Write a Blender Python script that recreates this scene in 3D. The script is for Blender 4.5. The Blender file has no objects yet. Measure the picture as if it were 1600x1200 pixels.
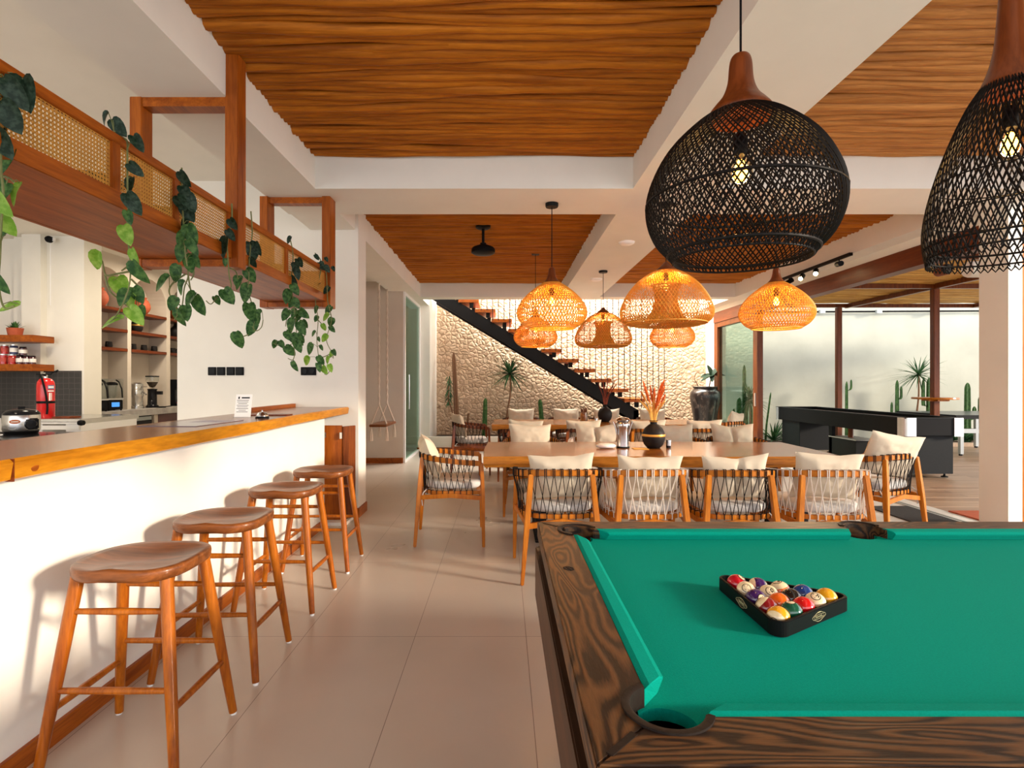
import bpy, math, random
from mathutils import Vector, Matrix, Quaternion, noise as mnoise
PI = math.pi
sc = bpy.context.scene
# ------------------------------------------------------------------ camera
F = 850.0; CX = 787.0; CY = 598.0; CH = 1.36
cam_d = bpy.data.cameras.new('camera'); cam = bpy.data.objects.new('camera', cam_d)
sc.collection.objects.link(cam); sc.camera = cam
cam.location = (0, 0, CH); cam.rotation_euler = (PI/2, 0, 0)
cam_d.sensor_width = 36.0; cam_d.lens = 36.0*F/1600.0
cam_d.shift_x = (800-CX)/1600.0; cam_d.shift_y = (CY-600)/1600.0
cam_d.clip_start = 0.05; cam_d.clip_end = 200
# ------------------------------------------------------------------ world, sun, exposure
w = bpy.data.worlds.new('sky'); sc.world = w; w.use_nodes = True
bg = w.node_tree.nodes['Background']
bg.inputs['Color'].default_value = (0.95, 0.96, 1.0, 1); bg.inputs['Strength'].default_value = 1.95
sd = bpy.data.lights.new('sun', 'SUN'); sd.energy = 3.6; sd.angle = math.radians(7); sd.color = (1.0, 0.84, 0.66)
so = bpy.data.objects.new('sun', sd); sc.collection.objects.link(so)
so.rotation_euler = Vector((-1.0, 0.40, -0.27)).to_track_quat('-Z', 'Y').to_euler()
so.location = (20, -6, 8)
def area_light(name, loc, direction, sx, sy, power, color):
    l = bpy.data.lights.new(name, 'AREA'); l.shape = 'RECTANGLE'; l.size = sx; l.size_y = sy
    l.energy = power; l.color = color
    o = bpy.data.objects.new(name, l); sc.collection.objects.link(o); o.location = loc
    o.rotation_euler = Vector(direction).to_track_quat('-Z', 'Y').to_euler(); return o
def point_light(name, loc, power, color, r=0.03):
    l = bpy.data.lights.new(name, 'POINT'); l.energy = power; l.color = color; l.shadow_soft_size = r
    o = bpy.data.objects.new(name, l); sc.collection.objects.link(o); o.location = loc; return o
# skylight above the stair, added unseen fill lamps over the kitchen; the rest is sky light through the open front and side
#area_light('daylight_front', (1.4, -3.2, 1.9), (0, 1, -0.03), 6.0, 2.6, 160, (1.0, 0.90, 0.78))
area_light('skylight', (1.9, 11.3, 4.5), (0.05, 0.25, -1), 4.6, 0.7, 640, (1.0, 0.92, 0.80))
for x, y in ((-4.9, 3.4), (-4.9, 6.2), (-5.2, 9.2)):
    area_light('kitchen_fill', (x, y, 3.3), (0, 0, -1), 0.5, 0.5, 38, (1.0, 0.84, 0.64))
vs = sc.view_settings; vs.view_transform = 'Standard'; vs.look = 'None'; vs.gamma = 1.0; vs.use_curve_mapping = False
vs.exposure = 0.56
try:
    sc.cycles.max_bounces = 10; sc.cycles.diffuse_bounces = 5; sc.cycles.glossy_bounces = 4
    sc.cycles.transmission_bounces = 8; sc.cycles.transparent_max_bounces = 16
    sc.cycles.sample_clamp_indirect = 6.0; sc.cycles.use_denoising = True
except Exception: pass

# ------------------------------------------------------------------ mesh builder
class MB:
    def __init__(s): s.v = []; s.f = []; s.m = []; s.k = 0
    def mat(s, k): s.k = k; return s
    def add(s, vs, fs):
        b = len(s.v); s.v += [tuple(p) for p in vs]
        for f in fs: s.f.append(tuple(b+i for i in f)); s.m.append(s.k)
        return s
    def box(s, x0, x1, y0, y1, z0, z1):
        if x0 > x1: x0, x1 = x1, x0
        if y0 > y1: y0, y1 = y1, y0
        if z0 > z1: z0, z1 = z1, z0
        return s.add([(x0,y0,z0),(x1,y0,z0),(x1,y1,z0),(x0,y1,z0),(x0,y0,z1),(x1,y0,z1),(x1,y1,z1),(x0,y1,z1)],
                     [(0,3,2,1),(4,5,6,7),(0,1,5,4),(1,2,6,5),(2,3,7,6),(3,0,4,7)])
    def cbox(s, c, d): return s.box(c[0]-d[0]/2, c[0]+d[0]/2, c[1]-d[1]/2, c[1]+d[1]/2, c[2]-d[2]/2, c[2]+d[2]/2)
    def tube(s, pts, r, n=8, cap=True, sq=None, up=None):
        """round tube along pts (r number or list); sq=(w,h) gives a rectangular section"""
        P = [Vector(p) for p in pts]; m = len(P)
        T = []
        for i in range(m):
            t = P[min(i+1, m-1)]-P[max(i-1, 0)]
            if t.length < 1e-9: t = Vector((0,0,1))
            T.append(t.normalized())
        a = Vector(up) if up else (Vector((0,0,1)) if abs(T[0].z) < 0.9 else Vector((1,0,0)))
        U = (a - T[0]*a.dot(T[0])).normalized()
        vs = []
        cnt = 4 if sq else n
        for i in range(m):
            if up: a2 = Vector(up); U = a2 - T[i]*a2.dot(T[i])
            else: U = U - T[i]*U.dot(T[i])
            U = U.normalized() if U.length > 1e-9 else Vector((1,0,0))
            V = T[i].cross(U)
            if sq:
                w_, h_ = (sq[i] if isinstance(sq[0], (tuple, list)) else sq)
                for (p, q) in ((1,1),(-1,1),(-1,-1),(1,-1)): vs.append(P[i]+U*(q*h_/2)+V*(p*w_/2))
            else:
                rr = r[i] if isinstance(r, (list, tuple)) else r
                for j in range(n):
                    an = 2*PI*j/n; vs.append(P[i]+U*(rr*math.cos(an))+V*(rr*math.sin(an)))
        fs = []
        for i in range(m-1):
            for j in range(cnt):
                fs.append((i*cnt+j, i*cnt+(j+1)%cnt, (i+1)*cnt+(j+1)%cnt, (i+1)*cnt+j))
        if cap: fs.append(tuple(range(cnt-1, -1, -1))); fs.append(tuple((m-1)*cnt+j for j in range(cnt)))
        return s.add(vs, fs)
    def lathe(s, prof, n=24, c=(0,0,0), cap=True, axis='z'):
        vs = []; m = len(prof)
        for (r, z) in prof:
            for j in range(n):
                an = 2*PI*j/n; p = (r*math.cos(an), r*math.sin(an), z)
                if axis == 'x': p = (p[2], p[0], p[1])
                if axis == 'y': p = (p[1], p[2], p[0])
                vs.append((c[0]+p[0], c[1]+p[1], c[2]+p[2]))
        fs = [(i*n+j, i*n+(j+1)%n, (i+1)*n+(j+1)%n, (i+1)*n+j) for i in range(m-1) for j in range(n)]
        if cap:
            if prof[0][0] > 1e-6: fs.append(tuple(range(n-1, -1, -1)))
            if prof[-1][0] > 1e-6: fs.append(tuple((m-1)*n+j for j in range(n)))
        return s.add(vs, fs)
    def prism(s, poly, z0, z1):
        n = len(poly)
        return s.add([(x,y,z0) for x,y in poly]+[(x,y,z1) for x,y in poly],
                     [tuple(range(n-1,-1,-1)), tuple(range(n,2*n))]+[(i,(i+1)%n,n+(i+1)%n,n+i) for i in range(n)])
    def grid(s, fn, nu, nv, close_u=False):
        vs = [fn(i/(nu if close_u else nu-1), j/(nv-1)) for i in range(nu) for j in range(nv)]
        fs = []
        for i in range(nu if close_u else nu-1):
            for j in range(nv-1):
                a = i*nv+j; b = ((i+1)%nu)*nv+j; fs.append((a, b, b+1, a+1))
        return s.add(vs, fs)
    def xf(s, M, start=0):
        for i in range(start, len(s.v)): s.v[i] = tuple(M @ Vector(s.v[i]))
        return s
    def build(s, name, mats, parent=None, smooth=False, bevel=0, seg=2):
        me = bpy.data.meshes.new(name); me.from_pydata(s.v, [], s.f); me.update()
        if not isinstance(mats, (list, tuple)): mats = [mats]
        for m in mats: me.materials.append(m)
        if len(mats) > 1:
            for p, k in zip(me.polygons, s.m): p.material_index = min(k, len(mats)-1)
        if smooth:
            for p in me.polygons: p.use_smooth = True
        me.validate()
        import bmesh
        bm = bmesh.new(); bm.from_mesh(me); bmesh.ops.recalc_face_normals(bm, faces=bm.faces)
        if bevel:
            es = [e for e in bm.edges if len(e.link_faces) == 2 and e.calc_face_angle(0) > 0.6]
            bmesh.ops.bevel(bm, geom=es, offset=bevel, segments=seg, affect='EDGES', clamp_overlap=True)
        bm.to_mesh(me); bm.free()
        if smooth:
            try: me.set_sharp_from_angle(angle=math.radians(50))
            except Exception: pass
        o = bpy.data.objects.new(name, me); sc.collection.objects.link(o)
        if parent: o.parent = parent
        return o
def tag(o, label=None, cat=None, group=None, kind=None):
    if label: o['label'] = label
    if cat: o['category'] = cat
    if group: o['group'] = group
    if kind: o['kind'] = kind
    return o
def thing(name, label, cat, loc=(0,0,0), rz=0, group=None):
    o = bpy.data.objects.new(name, None); sc.collection.objects.link(o); o.empty_display_size = 0.1
    o.location = loc; o.rotation_euler = (0,0,rz); return tag(o, label, cat, group)
def copy_thing(root, loc, rz, label, group=None):
    r = root.copy(); sc.collection.objects.link(r); r.location = loc
    r.rotation_euler = (root.rotation_euler[0], root.rotation_euler[1], rz); r['label'] = label
    if group: r['group'] = group
    for ch in list(root.children):
        c = ch.copy(); sc.collection.objects.link(c); c.parent = r
        for g in list(ch.children):
            d = g.copy(); sc.collection.objects.link(d); d.parent = c
    return r
def px(x, y, D): return Vector(((x-CX)*D/F, D, CH+(CY-y)*D/F))
def spline(pts, k=6):
    P = [Vector(p) for p in pts]; out = []
    for i in range(len(P)-1):
        p0 = P[max(i-1,0)]; p1 = P[i]; p2 = P[i+1]; p3 = P[min(i+2, len(P)-1)]
        for j in range(k):
            t = j/k
            out.append(0.5*((2*p1)+(p2-p0)*t+(2*p0-5*p1+4*p2-p3)*t*t+(3*p1-p0-3*p2+p3)*t**3))
    out.append(P[-1]); return out

# ------------------------------------------------------------------ materials
def new_mat(name):
    m = bpy.data.materials.new(name); m.use_nodes = True
    return m, m.node_tree, m.node_tree.nodes['Principled BSDF']
def C4(c): return (c[0], c[1], c[2], 1)
def ramp(nt, stops):
    r = nt.nodes.new('ShaderNodeValToRGB'); e = r.color_ramp.elements
    while len(e) < len(stops): e.new(0.5)
    for i, (p, c) in enumerate(stops): e[i].position = p; e[i].color = C4(c)
    return r
def coords(nt, scale=(1,1,1), loc=(0,0,0), rot=(0,0,0)):
    tc = nt.nodes.new('ShaderNodeTexCoord'); mp = nt.nodes.new('ShaderNodeMapping')
    mp.inputs['Scale'].default_value = scale; mp.inputs['Location'].default_value = loc; mp.inputs['Rotation'].default_value = rot
    nt.links.new(tc.outputs['Object'], mp.inputs['Vector']); return mp.outputs['Vector']
def noise(nt, vec, scale, detail=4, rough=0.55, dist=0):
    n = nt.nodes.new('ShaderNodeTexNoise'); n.inputs['Scale'].default_value = scale; n.inputs['Detail'].default_value = detail
    n.inputs['Roughness'].default_value = rough; n.inputs['Distortion'].default_value = dist
    nt.links.new(vec, n.inputs['Vector']); return n.outputs['Fac']
def bump(nt, bsdf, h, strength=0.3, dist=0.01):
    b = nt.nodes.new('ShaderNodeBump'); b.inputs['Strength'].default_value = strength; b.inputs['Distance'].default_value = dist
    nt.links.new(h, b.inputs['Height']); nt.links.new(b.outputs['Normal'], bsdf.inputs['Normal']); return b
def plain(name, c, rough=0.5, metal=0, var=0.0, vs_=30, bmp=0, bs=60, spec=None, coat=0, sheen=0):
    m, nt, b = new_mat(name)
    b.inputs['Roughness'].default_value = rough; b.inputs['Metallic'].default_value = metal
    if spec is None and max(c) < 0.06: spec = 0.15
    if spec is not None: b.inputs['Specular IOR Level'].default_value = spec
    if coat: b.inputs['Coat Weight'].default_value = coat; b.inputs['Coat Roughness'].default_value = 0.08
    if sheen: b.inputs['Sheen Weight'].default_value = sheen
    v = coords(nt)
    f = noise(nt, v, vs_, 4)
    r = ramp(nt, [(0.3, [x*(1-var) for x in c]), (0.7, [min(1, x*(1+var*0.6)) for x in c])])
    nt.links.new(f, r.inputs['Fac']); nt.links.new(r.outputs['Color'], b.inputs['Base Color'])
    if bmp: bump(nt, b, noise(nt, v, bs, 5), bmp, 0.004)
    return m
def wood(name, c0, c1, axis='x', sc_=1.0, rough=0.4, stretch=14, bmp=0.15, coat=0, contrast=(0.32,0.68), loc=(0,0,0)):
    m, nt, b = new_mat(name)
    s = {'x': (1, stretch, stretch), 'y': (stretch, 1, stretch), 'z': (stretch, stretch, 1)}[axis]
    v = coords(nt, tuple(q*sc_ for q in s), loc)
    f = noise(nt, v, 1.4, 6, 0.6, 0.6)
    r = ramp(nt, [(contrast[0], c0), (contrast[1], c1)])
    nt.links.new(f, r.inputs['Fac'])
    v2 = coords(nt, tuple(q*sc_*5 for q in s)); f2 = noise(nt, v2, 2.0, 3)
    mx = nt.nodes.new('ShaderNodeMix'); mx.data_type = 'RGBA'; mx.blend_type = 'MULTIPLY'; mx.inputs[0].default_value = 0.5
    r2 = ramp(nt, [(0.35, (0.55,0.5,0.45)), (0.6, (1,1,1))]); nt.links.new(f2, r2.inputs['Fac'])
    nt.links.new(r.outputs['Color'], mx.inputs[6]); nt.links.new(r2.outputs['Color'], mx.inputs[7])
    nt.links.new(mx.outputs[2], b.inputs['Base Color'])
    b.inputs['Roughness'].default_value = rough
    if coat: b.inputs['Coat Weight'].default_value = coat; b.inputs['Coat Roughness'].default_value = 0.1
    b.inputs['Specular IOR Level'].default_value = 0.22
    if bmp: bump(nt, b, f2, bmp, 0.002)
    return m
def zebra(name, axis):
    """dark open grained wood with strong cathedral figure"""
    m, nt, b = new_mat(name)
    s = (0.8, 4.4, 4.4) if axis == 'x' else (4.4, 0.8, 4.4)
    v = coords(nt, s, (3.1, 0.7, 0))
    f = noise(nt, v, 1.7, 2.0, 0.45, 0.4)
    mt = nt.nodes.new('ShaderNodeMath'); mt.operation = 'MULTIPLY'; mt.inputs[1].default_value = 140
    sn = nt.nodes.new('ShaderNodeMath'); sn.operation = 'SINE'
    nt.links.new(f, mt.inputs[0]); nt.links.new(mt.outputs[0], sn.inputs[0])
    s2 = (10, 90, 90) if axis == 'x' else (90, 10, 90)
    f2 = noise(nt, coords(nt, s2), 3.0, 4)
    ad = nt.nodes.new('ShaderNodeMath'); ad.operation = 'MULTIPLY_ADD'; ad.inputs[1].default_value = 2.2
    nt.links.new(f2, ad.inputs[0]); nt.links.new(sn.outputs[0], ad.inputs[2])
    r = ramp(nt, [(0.22, (0.016,0.008,0.005)), (0.44, (0.055,0.025,0.010)), (0.85, (0.115,0.050,0.017))])
    mr = nt.nodes.new('ShaderNodeMapRange'); mr.inputs['From Min'].default_value = -0.3; mr.inputs['From Max'].default_value = 2.6
    nt.links.new(ad.outputs[0], mr.inputs['Value']); nt.links.new(mr.outputs['Result'], r.inputs['Fac'])
    nt.links.new(r.outputs['Color'], b.inputs['Base Color']); b.inputs['Roughness'].default_value = 0.42
    b.inputs['Specular IOR Level'].default_value = 0.3
    bump(nt, b, mr.outputs['Result'], 0.25, 0.002); return m
def emit(name, c, st):
    m, nt, b = new_mat(name); b.inputs['Base Color'].default_value = C4(c)
    b.inputs['Emission Color'].default_value = C4(c); b.inputs['Emission Strength'].default_value = st; return m
def glass(name, c=(0.9,0.96,0.93), rough=0.0, mixf=0.10):
    m, nt, b = new_mat(name); nt.nodes.remove(b); out = nt.nodes['Material Output']
    tr = nt.nodes.new('ShaderNodeBsdfTransparent'); tr.inputs['Color'].default_value = C4(c)
    gl = nt.nodes.new('ShaderNodeBsdfGlossy'); gl.inputs['Roughness'].default_value = rough
    fr = nt.nodes.new('ShaderNodeFresnel'); fr.inputs['IOR'].default_value = 1.5
    mx = nt.nodes.new('ShaderNodeMixShader'); ad = nt.nodes.new('ShaderNodeMath'); ad.operation = 'ADD'; ad.inputs[1].default_value = mixf
    ad.operation = 'MULTIPLY_ADD'; ad.inputs[1].default_value = 0.12; ad.inputs[2].default_value = mixf
    nt.links.new(fr.outputs[0], ad.inputs[0]); nt.links.new(ad.outputs[0], mx.inputs[0])
    nt.links.new(tr.outputs[0], mx.inputs[1]); nt.links.new(gl.outputs[0], mx.inputs[2]); nt.links.new(mx.outputs[0], out.inputs['Surface'])
    return m
def leaf_mat(name, c0, c1, sc_=40, trans=0.25):
    m, nt, b = new_mat(name); v = coords(nt)
    r = ramp(nt, [(0.40, c0), (0.66, c1)]); nt.links.new(noise(nt, v, sc_, 4), r.inputs['Fac'])
    nt.links.new(r.outputs['Color'], b.inputs['Base Color']); b.inputs['Roughness'].default_value = 0.5; b.inputs['Specular IOR Level'].default_value = 0.25
    tl = nt.nodes.new('ShaderNodeBsdfTranslucent'); nt.links.new(r.outputs['Color'], tl.inputs['Color'])
    mx = nt.nodes.new('ShaderNodeMixShader'); mx.inputs[0].default_value = trans
    out = nt.nodes['Material Output']
    nt.links.new(b.outputs[0], mx.inputs[1]); nt.links.new(tl.outputs[0], mx.inputs[2]); nt.links.new(mx.outputs[0], out.inputs['Surface'])
    return m
M = {}
M['plaster'] = plain('plaster', (0.79,0.77,0.70), 0.75, var=0.03, vs_=3, bmp=0.10, bs=25)
M['garden_plaster'] = plain('garden_plaster', (0.50,0.52,0.44), 0.85, var=0.12, vs_=1.2, bmp=0.3, bs=12)
M['beige_plaster'] = plain('beige_plaster', (0.62,0.55,0.47), 0.8, var=0.05, vs_=3, bmp=0.1, bs=25)
M['teak'] = wood('teak', (0.23,0.048,0.004), (0.44,0.115,0.009), 'y', 1.0, 0.38, 12)
M['teak_z'] = wood('teak_z', (0.23,0.048,0.004), (0.44,0.115,0.009), 'z', 1.0, 0.38, 12)
M['mahogany'] = wood('mahogany', (0.10,0.018,0.004), (0.20,0.042,0.008), 'y', 1.0, 0.35, 12)
M['mahogany_z'] = wood('mahogany_z', (0.10,0.024,0.005), (0.21,0.055,0.010), 'z', 1.0, 0.35, 12)
M['stool_wood'] = wood('stool_wood', (0.24,0.052,0.003), (0.48,0.140,0.008), 'z', 1.0, 0.32, 14, coat=0.15)
M['stool_seat'] = wood('stool_seat', (0.10,0.028,0.006), (0.27,0.085,0.020), 'x', 1.6, 0.34, 9, coat=0.15)
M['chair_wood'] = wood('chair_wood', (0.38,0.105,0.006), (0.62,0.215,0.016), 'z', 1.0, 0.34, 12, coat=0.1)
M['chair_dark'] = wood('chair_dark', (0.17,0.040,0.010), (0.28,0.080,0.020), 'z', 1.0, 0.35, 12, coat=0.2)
M['slab'] = wood('slab', (0.13,0.042,0.006), (0.42,0.155,0.026), 'x', 1.0, 0.20, 7, bmp=0.05, coat=0.15, contrast=(0.28,0.74))
M['slab_edge'] = wood('slab_edge', (0.17,0.055,0.006), (0.50,0.19,0.022), 'x', 1.1, 0.35, 7)
M['bar_top'] = wood('bar_top', (0.14,0.042,0.005), (0.42,0.150,0.018), 'y', 0.9, 0.22, 5, bmp=0.05, coat=0.15, contrast=(0.28,0.72))
M['bar_edge'] = wood('bar_edge', (0.36,0.115,0.004), (0.76,0.33,0.018), 'y', 1.1, 0.35, 6, contrast=(0.25,0.75))
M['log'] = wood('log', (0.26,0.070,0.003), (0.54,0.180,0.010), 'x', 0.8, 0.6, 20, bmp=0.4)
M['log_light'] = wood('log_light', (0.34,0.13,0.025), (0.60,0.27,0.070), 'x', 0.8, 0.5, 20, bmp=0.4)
M['bamboo'] = wood('bamboo', (0.40,0.19,0.030), (0.80,0.50,0.14), 'x', 0.7, 0.5, 22, bmp=0.4)
M['log_back'] = plain('log_back', (0.05,0.028,0.014), 0.9)
M['zebra_x'] = zebra('zebra_x', 'x'); M['zebra_y'] = zebra('zebra_y', 'y')
M['felt'] = plain('felt', (0.0,0.275,0.208), 0.95, var=0.10, vs_=260, bmp=0.25, bs=500, spec=0.06)
M['black'] = plain('black', (0.005,0.005,0.0055), 0.45, spec=0.12)
M['black_gloss'] = plain('black_gloss', (0.010,0.010,0.012), 0.12)
M['black_matte'] = plain('black_matte', (0.007,0.007,0.008), 0.65)
M['charcoal'] = plain('charcoal', (0.012,0.014,0.016), 0.6, var=0.1)
M['pocket'] = plain('pocket', (0.020,0.014,0.011), 0.5, var=0.2, vs_=90, bmp=0.2)
M['steel'] = plain('steel', (0.62,0.62,0.62), 0.22, 1.0, var=0.05)
M['aluminium'] = plain('aluminium', (0.80,0.80,0.80), 0.35, 0.9)
M['grey_metal'] = plain('grey_metal', (0.42,0.45,0.45), 0.4, 0.4)
M['white'] = plain('white', (0.82,0.82,0.82), 0.4)
M['paper'] = plain('paper', (0.86,0.84,0.80), 0.6)
M['cream'] = plain('cream', (0.80,0.66,0.42), 0.12, coat=0.6)
M['rope_dark'] = plain('rope_dark', (0.016,0.013,0.012), 0.8)
M['rope_light'] = plain('rope_light', (0.72,0.66,0.58), 0.9, var=0.15, vs_=200)
M['cotton_rope'] = plain('cotton_rope', (0.66,0.56,0.46), 0.95, var=0.2, vs_=120, bmp=0.6, bs=160)
M['cushion'] = plain('cushion', (0.58,0.50,0.38), 0.9, var=0.05, vs_=12, bmp=0.35, bs=18)
M['seat_pad'] = plain('seat_pad', (0.60,0.585,0.56), 0.95, var=0.04, bmp=0.25, bs=20)
M['cane'] = plain('cane', (0.66,0.32,0.05), 0.55, var=0.15)
M['rattan_black'] = plain('rattan_black', (0.008,0.006,0.005), 0.5, var=0.2, spec=0.1)
M['rattan'] = plain('rattan', (0.80,0.35,0.035), 0.5, var=0.15, vs_=30)
M['lamp_cap'] = wood('lamp_cap', (0.10,0.022,0.005), (0.19,0.045,0.010), 'z', 1.0, 0.35, 12, coat=0.1)
M['rattan_inner'] = plain('rattan_inner', (0.62,0.24,0.022), 0.6, var=0.15, vs_=30)
M['label_red'] = plain('label_red', (0.50,0.06,0.04), 0.4, var=0.4, vs_=60)
M['dark_oak'] = wood('dark_oak', (0.030,0.014,0.007), (0.085,0.035,0.014), 'y', 1.0, 0.45, 12)
M['bulb'] = emit('bulb', (1.0,0.50,0.06), 14.0)
M['bulb_glass'] = glass('bulb_glass', (1.0,0.90,0.70), 0.0, 0.03)
M['glass'] = glass('glass', (0.74,0.86,0.80), 0.0, 0.015)
M['clear'] = glass('clear', (0.93,0.95,0.95), 0.0, 0.04)
M['spot_glow'] = emit('spot_glow', (1.0,0.72,0.35), 40.0)
M['terracotta'] = plain('terracotta', (0.42,0.085,0.030), 0.7, var=0.15)
M['clay_black'] = plain('clay_black', (0.016,0.014,0.014), 0.5, var=0.2, vs_=20)
M['gold'] = plain('gold', (0.70,0.36,0.06), 0.35, 0.5)
M['red'] = plain('red', (0.60,0.010,0.012), 0.25, coat=0.4)
M['soil'] = plain('soil', (0.055,0.035,0.022), 0.95, var=0.4, vs_=40, bmp=0.8, bs=50)
M['pampas'] = plain('pampas', (0.85,0.20,0.025), 0.9, var=0.3, vs_=60)
M['pampas_stem'] = plain('pampas_stem', (0.90,0.52,0.12), 0.8, var=0.2)
M['pampas_dark'] = plain('pampas_dark', (0.36,0.075,0.030), 0.9, var=0.3, vs_=60)
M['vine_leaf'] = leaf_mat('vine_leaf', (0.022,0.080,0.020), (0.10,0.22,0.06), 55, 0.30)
M['vine_leaf_sunlit'] = leaf_mat('vine_leaf_sunlit', (0.16,0.36,0.03), (0.34,0.55,0.10), 40, 0.35)  # brighter green puts the sun on single vine leaves into the colour
M['vine_leaf_dark'] = leaf_mat('vine_leaf_dark', (0.005,0.022,0.010), (0.035,0.070,0.045), 70, 0.12)  # carries the shade on upper vine leaves; own colour of the rubber plant
M['stem'] = plain('stem', (0.16,0.18,0.06), 0.7, var=0.2)
M['cactus'] = leaf_mat('cactus', (0.025,0.085,0.022), (0.075,0.18,0.045), 20, 0.0)
M['yucca'] = leaf_mat('yucca', (0.020,0.080,0.030), (0.07,0.17,0.06), 10, 0.15)
M['bark'] = plain('bark', (0.20,0.10,0.05), 0.9, var=0.3, vs_=60, bmp=0.5)
M['mat'] = plain('mat', (0.055,0.055,0.058), 0.95, var=0.4, vs_=150, bmp=0.6, bs=200)
M['concrete'] = plain('concrete', (0.33,0.31,0.29), 0.6, var=0.25, vs_=9, bmp=0.15)
M['table_top_grey'] = plain('table_top_grey', (0.05,0.06,0.065), 0.3)
M['kerb'] = plain('kerb', (0.46,0.34,0.24), 0.8, var=0.2, vs_=14)
M['pale_tile'] = plain('pale_tile', (0.74,0.72,0.68), 0.30, var=0.05)

def urn_mat():
    m, nt, b = new_mat('urn_glaze'); v = coords(nt, (1,1,0.45))
    r = ramp(nt, [(0.50, (0.014,0.011,0.011)), (0.64, (0.12,0.09,0.075))]); nt.links.new(noise(nt, v, 12, 8, 0.7), r.inputs['Fac'])
    nt.links.new(r.outputs['Color'], b.inputs['Base Color']); b.inputs['Roughness'].default_value = 0.28; return m
M['urn'] = urn_mat()
def floor_mat():
    m, nt, b = new_mat('floor_tile'); v = coords(nt, (1,1,1), (0.475+0.595*20, -2.915+1.2*20, 0))
    br = nt.nodes.new('ShaderNodeTexBrick'); br.offset = 0; br.squash = 1
    br.inputs['Scale'].default_value = 1; br.inputs['Brick Width'].default_value = 0.595; br.inputs['Row Height'].default_value = 1.2
    br.inputs['Mortar Size'].default_value = 0.0016; br.inputs['Mortar Smooth'].default_value = 0.1
    br.inputs['Color1'].default_value = (0.53,0.465,0.40,1); br.inputs['Color2'].default_value = (0.56,0.49,0.42,1)
    br.inputs['Mortar'].default_value = (0.20,0.15,0.12,1)
    nt.links.new(v, br.inputs['Vector'])
    f = noise(nt, coords(nt), 1.6, 3, 0.5)
    r = ramp(nt, [(0.25, (0.88,0.87,0.86)), (0.75, (1.0,1.0,1.0))]); nt.links.new(f, r.inputs['Fac'])
    mx = nt.nodes.new('ShaderNodeMix'); mx.data_type = 'RGBA'; mx.blend_type = 'MULTIPLY'; mx.inputs[0].default_value = 1
    nt.links.new(br.outputs['Color'], mx.inputs[6]); nt.links.new(r.outputs['Color'], mx.inputs[7])
    nt.links.new(mx.outputs[2], b.inputs['Base Color'])
    rr = ramp(nt, [(0.2, (0.26,)*3), (0.8, (0.34,)*3)]); nt.links.new(f, rr.inputs['Fac']); nt.links.new(rr.outputs['Color'], b.inputs['Roughness'])
    b.inputs['Specular IOR Level'].default_value = 0.6
    bump(nt, b, br.outputs['Fac'], -0.3, 0.002); return m
M['floor'] = floor_mat()
def deck_mat():
    m, nt, b = new_mat('deck_boards')
    v = coords(nt, (1,1,1), (10,10,0))
    br = nt.nodes.new('ShaderNodeTexBrick'); br.offset = 0.5
    br.inputs['Scale'].default_value = 1; br.inputs['Brick Width'].default_value = 2.4; br.inputs['Row Height'].default_value = 0.12
    br.inputs['Mortar Size'].default_value = 0.004
    br.inputs['Color1'].default_value = (0.34,0.22,0.14,1); br.inputs['Color2'].default_value = (0.48,0.33,0.22,1)
    br.inputs['Mortar'].default_value = (0.05,0.03,0.02,1); nt.links.new(v, br.inputs['Vector'])
    r = ramp(nt, [(0.3, (0.7,0.7,0.7)), (0.7, (1.1,1.1,1.1))]); nt.links.new(noise(nt, coords(nt, (1.2,16,1)), 1.6, 5), r.inputs['Fac'])
    mx = nt.nodes.new('ShaderNodeMix'); mx.data_type = 'RGBA'; mx.blend_type = 'MULTIPLY'; mx.inputs[0].default_value = 1
    nt.links.new(br.outputs['Color'], mx.inputs[6]); nt.links.new(r.outputs['Color'], mx.inputs[7])
    nt.links.new(mx.outputs[2], b.inputs['Base Color']); b.inputs['Roughness'].default_value = 0.45; return m
M['deck'] = deck_mat()
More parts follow.
